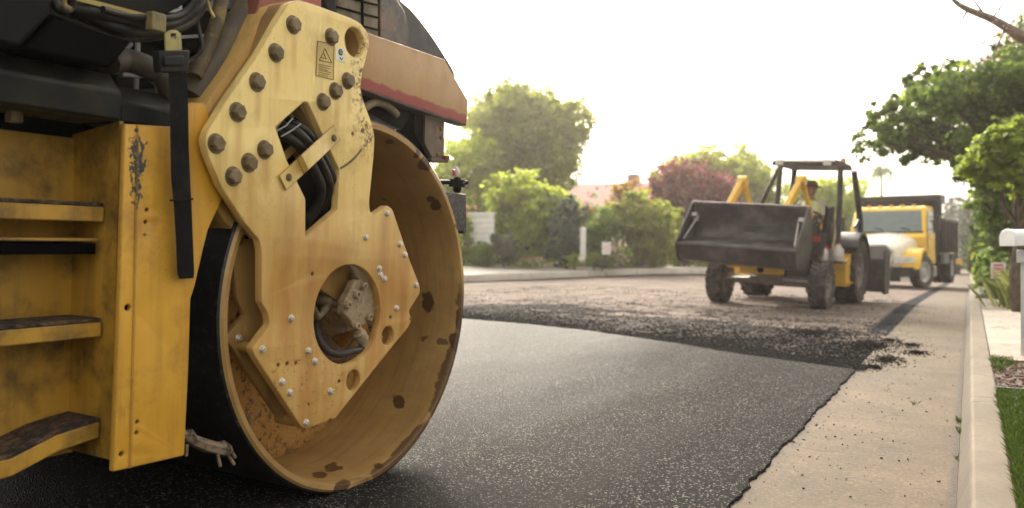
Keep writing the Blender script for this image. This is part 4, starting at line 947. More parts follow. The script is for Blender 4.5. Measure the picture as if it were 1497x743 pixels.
plant('copper_bush', 932, 28, 268, 389, 112, 17000, .15, L_olive, 'large olive bush with coppery top beside the purple tree', 'bush', GV, nb=20, deep=.8)
plant('copper_shrub', 915, 29.5, 262, 388, 96, 9000, .12, L_orange, 'orange leaved shrub rising behind the large olive bush', 'shrub', GV, nb=10)
plant('purple_plum_tree', 1004, 34, 218, 386, 140, 19000, .18, L_purple, 'purple leaved plum tree behind the loader bucket', 'tree', GV, nb=20, crown_from=.04)
plant('garden_tree', 1048, 48, 196, 386, 205, 34000, .27, L_olive, 'wide olive green tree rising behind the purple plum tree', 'tree', GV, nb=24, crown_from=.1)
plant('pale_tree', 962, 50, 222, 386, 62, 5000, .18, L_orange, 'small pale coppery tree between the pink roof and the wide olive tree', 'tree', GV, nb=10)
plant('conifer_tree', 1112, 52, 222, 386, 70, 8000, .16, L_green, 'dark pointed green tree behind the left post of the loader cab', 'tree', GV, nb=14, seed=3)
plant('street_tree', 1196, 47, 250, 394, 150, 26000, .22, L_lime, 'light green tree seen through the open loader cab', 'tree', GV, nb=18, crown_from=.05, zg=-1)
plant('street_tree', 1268, 52, 264, 394, 84, 14000, .24, L_lime, 'light green tree filling the gap between loader cab and dump truck', 'tree', GV, nb=12, zg=-1)
for k, (px, w, y0, m_, lb) in enumerate(((1000, 44, 366, L_green, 'low green shrub under the left tip of the bucket'), (1036, 50, 368, L_yel, 'low yellow green shrub under the bucket'), (958, 34, 364, L_grey, 'low grey shrub at the foot of the olive bush'), (840, 40, 368, L_lime, 'low lime green shrub on the verge below the conifer shrub'), (775, 44, 372, L_orange, 'low bronze ground plant in front of the lime bush'), (868, 30, 366, L_yel, 'small yellow green plant beside the round white stone'), (880, 26, 378, L_grey, 'tiny grey cushion plant on the kerb side of the white box'), (1090, 60, 362, L_green, 'low green shrub behind the front wheel of the loader'), (1150, 60, 360, L_green, 'green shrub behind the loader body'))):
    plant('low_plant', px, 25.8 if px < 900 else 27 + (px - 900) / 40, y0, 390, w, 2200, .06, m_, lb, 'plant', 'low plants along the far footway', nb=6)
for px, D_, yt_, w_, m_, lb in ((560, 30, 210, 150, L_olive, 'broad tree hidden behind the roller, nearest to its beam'), (440, 32, 180, 170, L_green, 'broad tree hidden behind the roller side plate'), (300, 34, 200, 170, L_olive, 'tree hidden behind the roller engine bay'), (140, 34, 190, 180, L_green, 'tree hidden behind the roller steps')):
    plant('garden_tree', px, D_, yt_, 390, w_, 6000, .24, m_, lb, 'tree', GV, nb=12, zg=.4)
for px, w_, yt_, m_, lb in ((664, 60, 318, L_green, 'mid green hedge bush filling the gap left of the white wall'), (745, 90, 286, L_green, 'dark hedge bush behind the lime bush'), (866, 100, 290, L_olive, 'olive hedge bush behind the climbing rose'), (970, 100, 300, L_olive, 'olive hedge bush below the purple plum tree'), (1070, 120, 330, L_green, 'green hedge bush behind the loader bucket'), (1165, 110, 335, L_green, 'green hedge bush behind the loader engine')):
    plant('hedge_bush', px, 31.5 if px < 1000 else 38, yt_, 390, w_, 8000, .12, m_, lb, 'bush', 'hedge bushes behind the front planting', nb=12)
# a wood behind everything, closing the far view
def backdrop_tree(px, D, yt, w, m_, lb, n=7000, zg=-1): plant('distant_tree', px, D, yt, 392, w, n, .30, m_, lb, 'tree', 'distant trees closing the view', nb=14, zg=zg)
backdrop_tree(640, 46, 235, 130, L_green, 'green tree behind the steel drum of the roller', zg=0)
backdrop_tree(830, 52, 300, 110, L_dark, 'dark green tree under the far end of the pink roof', zg=0)
backdrop_tree(900, 60, 300, 140, L_green, 'green tree behind the house with the pink roof', zg=0)
backdrop_tree(1140, 70, 300, 120, L_green, 'green tree behind the driver of the loader', 5000)
backdrop_tree(1235, 84, 300, 100, L_olive, 'olive tree behind the hydraulic arms of the loader', 5000)
backdrop_tree(1300, 95, 330, 110, L_green, 'low green tree behind the dump truck cab', 5000)
backdrop_tree(1352, 100, 322, 80, L_grey, 'pale grey green tree beyond the back of the dump truck', 4000)
backdrop_tree(1398, 82, 282, 52, L_blue, 'blue green tree at the end of the road', 5000)
backdrop_tree(1428, 60, 270, 60, L_blue, 'dark blue green tree above the far end of the kerb', 6000)

def flowers(parent_pt, spread, n, size, mat, name, label, cat, group=None, leafm=None):
    o = empty(name, parent_pt, label=label, cat=cat, group=group)
    C = []; Nn = []
    for _ in range(n):
        c = np.array([random.gauss(0, spread[0]), random.gauss(0, spread[1]), abs(random.gauss(spread[2], spread[2] * .45))])
        for _ in range(9):
            d = rng.normal(size=3); d /= np.linalg.norm(d); C.append(c + d * size * .5); Nn.append(d)
    leaves_mesh('blossoms', np.array(C), np.array(Nn), size, mat, o)
    if leafm:
        K = n * 14; C = np.stack([rng.normal(0, spread[0] * 1.1, K), rng.normal(0, spread[1], K), np.abs(rng.normal(spread[2] * .8, spread[2] * .5, K))], -1); d = rng.normal(size=(K, 3)); d /= np.linalg.norm(d, axis=1)[:, None]
        leaves_mesh('foliage', C, d, .07, leafm, o)
    return o
flowers(at(905, 25.6, zpx(389, 25.6)), (.16, .16, .42), 60, .075, P_pink, 'rose_bush', 'pink and white rose bush beside the small white box', 'rose', None, L_green)
flowers(at(868, 28, zpx(389, 28)), (.35, .2, 1.7), 46, .09, P_rose, 'red_rose_flowers', 'red rose flowers high on the climber left of the round bush', 'flowers', None)
flowers(at(783, 25.2, zpx(390, 25.2)), (.30, .15, .12), 40, .06, P_pink, 'pink_flowers', 'low pink flowers at the foot of the lime bush', 'flowers', None, L_green)
flowers(at(690, 27, zpx(388, 27)), (.2, .2, 1.2), 22, .09, P_rose, 'rose_flowers', 'red roses beside the spray nozzle of the roller', 'flowers', None, L_yel)

# white wall pieces, box, stone
def frame_at(px, D, z, name, label, cat, rot=0, group=None):
    return empty(name, at(px, D, z), (0, 0, rot), label, cat, group)
wht = simple('white_render', (.78, .76, .72), .8, var=.06)
o = frame_at(705, 26.2, .25, 'garden_wall', 'white slatted garden wall between the bushes beside the roller drum', 'wall', R(-12))
mb = MB(); mb.box((0, 0, .9), (.78, .12, 1.7)); mb.build('wall_panel', wht, o, bev=.01)
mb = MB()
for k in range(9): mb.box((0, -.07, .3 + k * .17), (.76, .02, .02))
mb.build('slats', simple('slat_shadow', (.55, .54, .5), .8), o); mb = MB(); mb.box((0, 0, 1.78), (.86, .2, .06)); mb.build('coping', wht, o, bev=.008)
mb = MB(); mb.box((0, 0, .55), (.18, .18, 1.1)); mb.lathe((0, 0, 1.1), (0, 0, 1), [(0, .11), (.03, .11), (.08, .07), (.10, .01)], 16); o = mb.build('gate_post', wht, bev=.01); o.location = at(852, 25.9, .4); tag(o, 'white gate post standing between the conifer shrub and the climbing rose', 'post')
o = frame_at(886.5, 25.3, zpx(384, 25.3), 'utility_box', 'small white box on a stake beside the pink roses', 'box')
mb = MB(); mb.box((0, 0, .42), (.26, .14, .36)); mb.build('box_body', wht, o, bev=.01); mb = MB(); mb.box((0, 0, .62), (.29, .17, .03)); mb.build('box_lid', wht, o, bev=.004); mb = MB(); mb.box((0, 0, .1), (.05, .05, .3)); mb.build('stake', bark, o)
mb = MB()
for x in (-.07, 0, .07): mb.box((x, -.073, .42), (.02, .006, .26))
mb.build('box_stripes', simple('pale_pink', (.7, .45, .42), .7), o)
mb = MB(); mb.sphere((0, 0, .1), .11, 20, (1, 1, .95)); o = mb.build('round_stone', simple('pale_stone', (.62, .58, .52), .8, bump=.3)); o.location = at(850.5, 25.4, zpx(384, 25.4)); tag(o, 'round pale stone ball on the verge below the conifer shrub', 'stone')

# house beyond the bushes
hs = empty('house', at(893, 46, .2), (0, 0, R(-18)), 'single storey house with a low pink tiled roof behind the bushes', 'house')
rm = M('roof_tiles'); bk = rm.n('TexBrick', {'Vector': rm.co, 'Scale': 3.5, 'Color1': (.34, .17, .13, 1), 'Color2': (.28, .15, .12, 1), 'Mortar': (.14, .08, .07, 1), 'Mortar Size': .03}); rm.set(Base_Color=bk.outputs[0], Roughness=.8)
mb = MB(); mb.box((0, 0, 1.4), (7.6, 6, 2.8)); mb.build('house_wall', simple('stucco', (.55, .45, .36), .9), hs)
mb = MB(); mb.prism([(-4.3, -3.5, 2.75), (-4.3, 3.5, 2.75), (-4.3, 0, 4.35)], (8.6, 0, 0)); rf = mb.build('roof', rm.m, hs)
mb = MB(); mb.box((1.2, .4, 4.4), (.6, .5, .9)); mb.build('chimney', simple('brick', (.3, .16, .12), .9), rf, bev=.01)
for x in (-2.2, 1.8):
    mb = MB(); mb.box((x, -3.02, 1.5), (1.3, .06, 1.1)); w_ = mb.build('window_frame', wht, hs, bev=.01); mb = MB(); mb.box((x, -3.06, 1.5), (1.14, .02, .94)); mb.build('pane', simple('house_glass', (.05, .06, .07), .1), w_)

# ---- right-hand side
def big_tree():
    D = 15.5; base = at(1497, D, W(17, -3)[2] + .1); o = empty('street_tree', base, label='large dark green tree leaning over the road on the mailbox side', cat='tree')
    bl = []; r_ = random.Random(5)
    def b(px, py, dd, s): p = at(px, D + dd, zpx(py, D + dd)) - base; bl.append((tuple(p), (s, s, s * .72)))
    for px, py, s in ((1285, 215, .48), (1300, 178, .42), (1325, 195, .55), (1342, 150, .45), (1345, 118, .30), (1360, 175, .62), (1388, 140, .60), (1398, 120, .42), (1375, 225, .48), (1335, 230, .36), (1410, 190, .75), (1440, 140, .65), (1432, 240, .55), (1458, 190, .75), (1470, 110, .48), (1490, 75, .45), (1488, 150, .75), (1480, 255, .70), (1520, 120, .9), (1540, 190, 1.0), (1550, 90, .8), (1500, 290, .6), (1455, 290, .45), (1420, 265, .35)):
        b(px, py - 8, r_.uniform(-1.4, 1.4), s * 1.02)
    for _ in range(12): b(r_.uniform(1545, 1660), r_.uniform(0, 220), r_.uniform(-3, 3), .9)
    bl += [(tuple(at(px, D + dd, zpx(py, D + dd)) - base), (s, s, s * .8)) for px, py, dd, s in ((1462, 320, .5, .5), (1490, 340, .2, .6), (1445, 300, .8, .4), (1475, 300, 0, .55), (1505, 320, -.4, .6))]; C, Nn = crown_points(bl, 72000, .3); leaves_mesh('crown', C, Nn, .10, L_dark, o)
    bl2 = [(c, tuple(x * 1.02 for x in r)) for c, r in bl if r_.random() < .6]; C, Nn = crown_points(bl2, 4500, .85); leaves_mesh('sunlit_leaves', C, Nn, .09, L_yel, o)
    mb = MB(); fork = Vector((-.1, 0, 2.1)); limb(mb, (0, 0, -.3), fork, .24, .19, .03)
    for k, (c, r) in enumerate(bl):
        if k % 2 == 0: limb(mb, fork, c, .09, .015, .08)
    lead = at(1330, D, zpx(205, D)) - base; limb(mb, fork, lead, .13, .03, .05); mb.build('trunk', bark, o)
big_tree()
plant('bright_shrub_tree', 1490, 10.5, 166, 400, 138, 16000, .075, L_yel, 'bright yellow green small tree above the mailbox', 'tree', None, nb=16, crown_from=.52, zg=.1, deep=.8)
# blossoming branch from a tree outside the picture
bt = empty('blossom_tree', at(1640, 8, .1), label='bare grey branch with faint pink blossom reaching into the sky', cat='tree')
mb = MB(); B0 = bt.location
def pt(px, py, D=8.): return at(px, D, zpx(py, D)) - B0
p = smoothpath([(0, 0, 0), (0, 0, 1.6), pt(1600, 110), pt(1500, 57), pt(1478, 44), pt(1450, 28), pt(1415, 14), pt(1396, 2), pt(1380, -18)], 6); mb.tube(p, [.13 - .118 * (i / (len(p) - 1)) ** .5 for i in range(len(p))], 10)
tw = []
for a, b_, c in ((( 1478, 44), (1440, 60), (1412, 80)), ((1450, 28), (1470, 0), (1480, -20)), ((1415, 14), (1400, 40), (1392, 64)), ((1470, 40), (1452, 80), (1436, 92)), ((1490, 50), (1492, 20), (1470, -20)), ((1440, 24), (1420, -10), (1430, -40))):
    q = smoothpath([pt(*a), pt(*b_), pt(*c)], 5); mb.tube(q, [.012 - .01 * i / (len(q) - 1) for i in range(len(q))], 6); tw += q
mb.build('branch', simple('pale_bark', (.20, .16, .13), .8, var=.4, sc=20), bt)
C = np.array([list(v) for v in tw for _ in range(3)]) + rng.normal(size=(len(tw) * 3, 3)) * .05; d = rng.normal(size=C.shape); d /= np.linalg.norm(d, axis=1)[:, None]; leaves_mesh('blossoms', C, d, .035, P_pink, bt)
GR = 'plants on the verge beside the footpath'
zv = lambda u, t: W(u, t)[2] + HV
def rplant(name, px, D, yt, w, n, leaf, m_, lb, cat='shrub', **k):
    u, t = ut(at(px, D)); return plant(name, px, D, yt, 0, w, n, leaf, m_, lb, cat, GR, zg=G(u, min(t, -.1)) + HV - .03, **k)
rplant('hedge_shrub', 1450, 27, 300, 64, 9000, .13, L_dark, 'dark green tall shrub behind the small sign', nb=12)
rplant('olive_shrub', 1478, 22, 285, 86, 10000, .12, L_olive, 'olive shrub under the large tree behind the mailbox', nb=12)
rplant('leafy_shrub', 1436, 30, 345, 34, 5000, .10, L_lime, 'bright green leafy shrub beside the far end of the kerb', nb=9)
rplant('leafy_shrub', 1441, 22, 362, 40, 5000, .08, L_green, 'mid green shrub left of the small sign', nb=9)
rplant('low_hedge', 1460, 20, 352, 60, 6000, .09, L_green, 'low green hedge behind the small sign', nb=9)
rplant('low_hedge', 1500, 18, 345, 70, 6000, .09, L_dark, 'dark green low hedge behind the mailbox post', nb=9)
rplant('dark_shrub', 1426, 44, 330, 30, 4000, .14, L_dark, 'dark shrub where the kerb meets the end of the road', nb=8)
# ground cover mound and ornamental grass
rplant('cushion_shrub', 1460, 13.6, 416, 56, 5000, .05, L_grey, 'low grey green cushion shrub beside the concrete footpath', nb=10, deep=1.3)
pts = []
og = empty('ornamental_grass', W(13.2, -.95, HV), label='low clump of yellow green ornamental grass beside the mailbox post', cat='grass clump')
for _ in range(2600): pts.append((random.gauss(0, .2), random.gauss(0, .2), 0, random.uniform(.25, .55), random.uniform(.3, 1.1)))
g_ = blades('grass_blades', pts, m_leaf('straw_leaf', (.12, .15, .04), (.24, .26, .09), .4)); g_.parent = og

rplant('olive_grass_shrub', 1477, 14.2, 384, 44, 5000, .06, L_grey, 'pale olive shrub between the small sign and the mailbox post', nb=9)
# ---- small sign and mailbox
sgn = empty('yard_sign', W(15.6, -.40, HV - .13), (0, 0, R(-20)), 'small white sign with red print on a brown stake by the hedge', 'sign')
mb = MB(); mb.box((0, 0, .42), (.04, .04, .9)); mb.build('stake', bark, sgn); mb = MB(); mb.box((0, -.035, .70), (.25, .012, .30)); sgn.scale = (.85, .85, .85); brd = mb.build('sign_board', wht, sgn, bev=.002)
mb = MB()
for z_, w_, h_ in ((.80, .17, .035), (.745, .19, .02), (.71, .16, .02), (.66, .18, .045), (.60, .14, .018)): mb.box((0, -.043, z_), (w_, .004, h_))
mb.build('sign_print', simple('red_print', (.55, .06, .05), .6), brd)
mbx = empty('mailbox', W(7.3, -.37, HV - .07), (0, 0, R(4)), 'white mailbox with a red band on a grey metal post', 'mailbox')
post_m = simple('grey_post', (.36, .37, .37), .45, metal=.3, var=.15)
mb = MB(); mb.box((0, 0, .42), (.05, .05, .90)); mb.build('post', post_m, mbx, bev=.003); mb = MB(); mb.box((0, 0, .82), (.09, .09, .1)); mb.build('post_collar', post_m, mbx, bev=.004)
mb = MB(); pr = [(-.085, 0), (.085, 0), (.085, .065)] + [(.085 * math.cos(a), .065 + .06 * math.sin(a)) for a in [k * PI / 10 for k in range(11)]] + [(-.085, .065)]
mb.prism([(-.14, y, z + .90) for y, z in pr], (.46, 0, 0)); mx_ = mb.build('box_body', simple('white_enamel', (.8, .8, .78), .3, var=.05), mbx, bev=.004)
mb = MB(); mb.prism([(-.15, y * 1.04, z * 1.03 + .898) for y, z in pr], (.02, 0, 0)); mb.build('door', simple('white_enamel_door', (.78, .78, .76), .3, var=.05), mx_, bev=.003)
mb = MB(); mb.box((.09, -.0875, .945), (.26, .004, .03)); mb.box((.09, -.0875, .915), (.2, .004, .010)); mb.build('red_band', simple('red_lettering', (.5, .05, .05), .5), mx_)
mb = MB(); mb.box((.1, .091, 1.0), (.02, .006, .14)); mb.build('flag', simple('red_flag', (.55, .04, .03), .5), mx_)
# ================================================================== TRACTOR LOADER (local: x to its right side, y forward, z up)
rub = simple('tyre_rubber', (.035, .033, .032), .8, var=.3, sc=12, dirt=(.16, .13, .11), dsc=9, dth=(.42, .7), bump=.3)
yel = paint('loader_yellow', (.70, .40, .03), (.80, .50, .06), grime=(.3, .17, .05), streak=.15, rough=.4, rust=.05)
lblk = simple('loader_black', (.02, .019, .02), .45, var=.3, sc=8, dirt=(.07, .06, .05), dsc=4)
buck_m = simple('bucket_steel', (.022, .018, .018), .5, var=.3, sc=5, dirt=(.12, .10, .095), dsc=3, dth=(.45, .75))
mud = simple('dusty_axle', (.17, .135, .11), .8, var=.3, sc=10)
chrome = simple('chrome_rod', (.7, .7, .7), .2, metal=1., var=.05)
rimg = simple('grey_rim', (.24, .22, .20), .6, dirt=(.12, .1, .09), dsc=8)
def wheel(x, y, r, w, rimr, parent, rim_mat, lugs=22, side=1, lugh=.03, name='wheel', chev=True):
    e = empty(name, (x, y, r)); e.parent = parent
    mb = MB(); h = w / 2
    mb.lathe((0, 0, 0), (1, 0, 0), [(-h * .8, rimr), (-h, rimr + (r - rimr) * .35), (-h * .98, r * .93), (-h * .8, r - lugh), (0, r - lugh * .8), (h * .8, r - lugh), (h * .98, r * .93), (h, rimr + (r - rimr) * .35), (h * .8, rimr)], 48)
    for k in range(lugs):
        for s in (-1, 1):
            a = 2 * PI * (k + (.5 if s > 0 else 0)) / lugs; sk = .30 if chev else 0
            p0 = Vector((0, math.cos(a), math.sin(a))); a2 = a + sk * .8; p1 = Vector((0, math.cos(a2), math.sin(a2)))
            A = p0 * (r - lugh * .6) + Vector((s * .01, 0, 0)); B = p1 * (r - lugh * .6) + Vector((s * h * .97, 0, 0))
            mb.bar(A, B, PI * r / lugs * .62, lugh * 1.2, up=tuple((p0 + p1).normalized()))
    mb.build('tyre', rub, e, ang=30)
    mb = MB(); d = side
    mb.lathe((0, 0, 0), (d, 0, 0), [(h * .78, rimr), (h * .84, rimr * .98), (h * .8, rimr * .9), (h * .35, rimr * .8), (h * .3, rimr * .45), (h * .55, rimr * .38), (h * .6, rimr * .2), (h * .85, rimr * .17), (h * .85, .001)], 32)
    mb.lathe((0, 0, 0), (-d, 0, 0), [(h * .8, rimr), (h * .2, rimr * .85), (h * .2, .001)], 24)
    rm_ = mb.build('rim', rim_mat, e); mb = MB()
    for k in range(8): a = k * PI / 4; mb.lathe((d * h * .33, rimr * .58 * math.cos(a), rimr * .58 * math.sin(a)), (d, 0, 0), [(0, .018), (.03, .018), (.03, .001)], 6)
    mb.build('wheel_nuts', steel_m, rm_); return e
fw = Vector((-.56, -.83, 0)).normalized(); frontc = Vector((4.02, 12.88, 0)); WB = 1.95; rear = frontc - fw * WB
org = frontc - fw * (WB / 2); uo, to = ut(org)
LM = Matrix.Translation(Vector((org.x, org.y, G(uo, to) - .012))) @ Matrix.Rotation(math.atan2(fw.y, fw.x) - PI / 2, 4, 'Z') @ Matrix.Rotation(R(-2.0), 4, 'Y') @ Matrix.Rotation(R(0), 4, 'X')
ld = empty('tractor_loader', matrix=LM, label='yellow and black tractor loader with a wide black front bucket and open cab', cat='loader')
YF, YR = WB / 2, -WB / 2
for s in (-1, 1):
    wheel(s * .79, YF, .36, .25, .19, ld, rimg, 20, s, .022)
    wheel(s * .79, YR, .55, .38, .30, ld, rimg, 20, s, .04)
# bucket
BW = .89; b0 = YF + .02; BX = .19
prof = [(b0 + 1.14, .90), (b0 + 1.15, .93), (b0 + 1.10, .935), (b0 + .52, 1.03), (b0 + .46, 1.10), (b0 + .44, 1.25), (b0 + .58, 1.54), (b0 + .55, 1.56), (b0 + .36, 1.27), (b0 + .32, .95), (b0 + .42, .72), (b0 + .62, .62), (b0 + 1.0, .66), (b0 + 1.06, .72)]
mb = MB(); mb.prism([(-BW + .02, y, z) for y, z in prof], (2 * BW - .04, 0, 0)); bk_ = mb.build('bucket', buck_m, ld, bev=.01)
sidep = [(b0 + 1.165, .915), (b0 + .60, 1.56), (b0 + .53, 1.57), (b0 + .34, 1.28), (b0 + .30, .95), (b0 + .40, .70), (b0 + .62, .60), (b0 + 1.02, .64), (b0 + 1.09, .72)]
for s in (-1, 1):
    mb = MB(); mb.prism([(s * BW - .015, y, z) for y, z in sidep], (.03, 0, 0)); mb.build('bucket_side', buck_m, bk_, bev=.004)
    mb = MB(); mb.prism([(s * (BW - .07) - .045, y, z) for y, z in ((b0 + .5, 1.36), (b0 + .66, 1.40), (b0 + .68, 1.34), (b0 + .52, 1.26))], (.09, 0, 0)); mb.build('hinge_bracket', steel_m, bk_, bev=.006)
    mb = MB(); mb.tube([(s * (BW - .12), b0 + .62, 1.34), (s * (BW - .05), b0 + .98, .98)], .016, 8); mb.build('jaw_rod', steel_m, bk_)
mb = MB(); mb.tube([(-BW, b0 + .575, 1.56), (BW, b0 + .575, 1.56)], .018, 10); mb.build('top_edge', simple('worn_edge', (.16, .13, .13), .4, metal=.5), bk_)
mb = MB(); mb.box((0, b0 + 1.13, .905), (2 * BW, .07, .018)); mb.build('cutting_edge', simple('cutting_steel', (.09, .08, .08), .4, metal=.6), bk_, bev=.003)
bk_.location.x = BX; bk_.rotation_euler.y = R(-2.2); bk_.location.z = -.0; bk_.location.x += .04
# loader arms, each an inverted V with its cylinder
for s in (-1, 1):
    e = empty('loader_arm', (s * .47 + .15, 0, 0)); e.parent = ld
    mb = MB(); pk = Vector((0, YF - .42, 2.02))
    mb.bar((-.10, YF - .85, 1.35), (0, YF - .48, 1.98), .05, .075, up=(1, 0, 0)); mb.build('tower', yel, e, bev=.008)
    mb = MB(); mb.bar(pk, (.13, YF + .05, 1.45), .05, .085, up=(1, 0, 0)); mb.bar((.13, YF + .05, 1.47), (.05, b0 + .36, .86), .06, .10, up=(1, 0, 0)); mb.build('boom', yel, e, bev=.008)
    mb = MB(); mb.lathe((-.07, YF - .45, 1.98), (1, 0, 0), [(0, .001), (0, .09), (.14, .09), (.14, .001)], 20); mb.build('pivot', yel, e, bev=.004)
    mb = MB(); mb.tube([(.03, YF - .46, 1.88), (.10, YF - .12, 1.5)], .032, 12); mb.build('cylinder', yel, e); mb = MB(); mb.tube([(.10, YF - .12, 1.5), (.10, b0 + .3, 1.05)], .018, 10); mb.build('cylinder_rod', chrome, e)
# chassis, hood, axle
mb = MB(); mb.box((0, YF - .1, .98), (.62, 1.15, .56)); mb.box((0, YF + .3, .72), (.7, .3, .2)); mb.build('hood', lblk, ld, bev=.03)
mb = MB(); mb.box((0, YF + .40, .58), (.66, .10, .15)); mb.box((.44, YF + .28, .62), (.28, .08, .07)); mb.box((-.44, YF + .28, .62), (.28, .08, .07)); mb.build('front_frame', yel, ld, bev=.012)
mb = MB(); mb.lathe((0, YF + .45, .575), (0, 1, 0), [(0, .05), (.03, .05), (.03, .02), (.035, .001)], 14); mb.build('tow_pin', dark_m, ld)
mb = MB(); mb.box((0, YF, .40), (1.34, .17, .13)); mb.box((0, YF, .46), (.3, .24, .16))
for s in (-1, 1): mb.box((s * .63, YF, .37), (.1, .2, .24))
mb.build('front_axle', mud, ld, bev=.012)
mb = MB(); mb.box((0, -.1, .55), (.5, 2.0, .22)); mb.box((0, YR, .54), (1.35, .3, .28)); mb.box((0, YR + .1, .85), (.8, .9, .4)); mb.build('chassis', lblk, ld, bev=.02)
mb = MB(); mb.box((0, -.12, 1.02), (.9, .62, .06)); mb.build('floor_plate', lblk, ld, bev=.01)
# rear fenders
for s in (-1, 1):
    mb = MB(); pr = []
    for k in range(13):
        a = R(38) + R(128) * k / 12; pr.append((YR + .66 * math.cos(a), .56 + .64 * math.sin(a)))
    pts_ = [(s * .57, y, z) for y, z in pr] + [(s * .57, YR + (y - YR) * .93, .56 + (z - .56) * .93) for y, z in pr[::-1]]
    mb.prism(pts_, (s * .43, 0, 0)); mb.prism([(s * .56, y, z) for y, z in pr + [(YR - .5, .7), (YR + .5, .7)]], (s * .02, 0, 0)); mb.build('fender', lblk, ld, bev=.01)
# yellow step box on its left side (image right)
mb = MB(); mb.prism([(-.90, y, z) for y, z in ((-.62, .30), (-.22, .30), (-.18, .40), (-.18, .72), (-.55, .84), (-.62, .7))], (.28, 0, 0)); st = mb.build('step_box', yel, ld, bev=.008)
mb = MB(); mb.box((-.77, -.40, .36), (.36, .40, .02)); mb.build('step_tread', yel, st, bev=.004)
mb = MB(); mb.prism([(.70, y, z) for y, z in ((-.62, .30), (-.22, .30), (-.18, .72), (-.55, .84))], (.3, 0, 0)); mb.build('step_box', yel, ld, bev=.008)
# roll-over frame with roof
rf_pts = {}
rp = empty('canopy_frame', (-.24, -.18, 0)); rp.parent = ld; rp.rotation_euler.y = R(-1.6)
for s in (-1, 1):
    mb = MB(); mb.tube(smoothpath([(s * .50, .10, 1.0), (s * .50, .13, 1.5), (s * .48, .14, 2.26)], 4), .045, 10); mb.build('front_post', lblk, rp)
    mb = MB(); mb.tube(smoothpath([(s * .62, -1.15, .98), (s * .58, -1.05, 1.5), (s * .50, -.78, 2.26)], 4), .05, 10); mb.build('rear_post', lblk, rp)
    if s > 0: mb = MB(); mb.tube(smoothpath([(.50, .12, 2.25), (.72, -.02, 1.85), (.95, -.2, 1.42)], 4), .035, 10); mb.build('side_brace', lblk, rp)
    mb = MB(); mb.tube([(s * .58, -1.06, 1.45), (s * .58, -.75, 1.30)], .03, 8); mb.build('grab_rail', lblk, rp)
mb = MB(); mb.prism([(-.43, y, z) for y, z in ((.30, 2.26), (.32, 2.32), (.22, 2.37), (-.85, 2.37), (-.98, 2.33), (-.98, 2.27))], (1.01, 0, 0)); mb.build('roof', simple('roof_black', (.05, .045, .045), .5), rp, bev=.015)
for s in (-1, 1):
    mb = MB(); mb.box((s * .38 + .06, .35, 2.30), (.12, .06, .09)); mb.build('work_lamp', simple('lamp_glass', (.55, .53, .5), .2), rp, bev=.01)
# seat, steering wheel, levers
mb = MB(); mb.box((-.3, -.67, 1.12), (.46, .42, .1)); mb.box((-.3, -.90, 1.38), (.44, .09, .5)); mb.build('seat', lblk, ld, bev=.03)
mb = MB(); mb.tube([(-.3, .05, 1.05), (-.3, -.12, 1.42)], .04, 10); mb.build('steering_column', lblk, ld)
mb = MB(); n_ = Vector((0, -.4, .9)).normalized(); px_ = Vector((1, 0, 0)); py_ = n_.cross(px_); ce = Vector((-.3, -.14, 1.45)); mb.tube([ce + (px_ * math.cos(k * PI / 10) + py_ * math.sin(k * PI / 10)) * .17 for k in range(21)], .014, 8, cap=False); mb.bar(ce - px_ * .17, ce + px_ * .17, .02, .01); mb.build('steering_wheel', dark_m, ld)
mb = MB()
for k in range(5): mb.tube([(-.42 + k * .03, -.25, 1.05), (-.44 + k * .035, -.2, 1.38)], .008, 6); mb.sphere((-.44 + k * .035, -.2, 1.4), .02, 8)
mb.tube([(-.55, .1, 1.0), (-.6, .05, 1.3), (-.62, .1, 1.6)], .02, 8); mb.build('control_levers', dark_m, ld)
mb = MB()
for k in range(4): mb.tube(smoothpath([(-.38 - k * .04, .25, 1.2), (-.5 - k * .03, .4, 1.0), (-.45, .55, .8), (-.4, .7 + k * .04, .75)], 5), .016, 8)
mb.build('hydraulic_hoses', hose_m, ld)
mb = MB(); mb.tube([(-.36, YF - .2, 1.2), (-.36, YF - .2, 1.6)], .03, 10); mb.build('exhaust', dark_m, ld)
mb = MB()
for k in range(9):
    a = Vector((-.40 - random.random() * .22, random.uniform(-.1, .35), random.uniform(1.15, 1.55))); b = Vector((-.35 - random.random() * .2, random.uniform(.2, .6), random.uniform(.7, .95)))
    mb.tube(smoothpath([a, a.lerp(b, .4) + Vector((random.uniform(-.1, .1), random.uniform(-.1, .1), .04)), b], 5), random.choice((.012, .016, .02)), 7)
mb.build('hose_bundle', hose_m, ld)
mb = MB(); mb.box((-.5, .25, .98), (.26, .3, .34)); mb.box((-.62, -.08, 1.12), (.12, .2, .42)); mb.box((-.47, .42, 1.24), (.16, .12, .16)); mb.build('valve_block', lblk, ld, bev=.012)
mb = MB(); mb.box((-.56, .40, 1.06), (.1, .06, .09)); mb.box((-.64, .06, .93), (.06, .08, .06)); mb.build('red_valve', simple('red_paint', (.4, .04, .03), .5), ld, bev=.006)
for s in (-1, 1):
    mb = MB(); mb.prism([(s * .34, y, z) for y, z in ((YF - .55, 1.0), (YF + .35, .92), (YF + .35, 1.18), (YF - .55, 1.24))], (s * .012, 0, 0)); mb.build('hood_side', yel, ld, bev=.004)
    mb = MB(); mb.tube([(s * .66, YF + .12, .40), (s * .25, YF + .16, .42)], .028, 10); mb.build('steering_ram', steel_m, ld)
mb = MB(); mb.tube([(-.70, YF + .1, .25), (-.72, YF + .12, .50)], .02, 8); mb.box((-.70, YF + .13, .52), (.05, .05, .04)); mb.build('tie_rod_end', simple('brass', (.55, .42, .2), .4, metal=.5), ld)
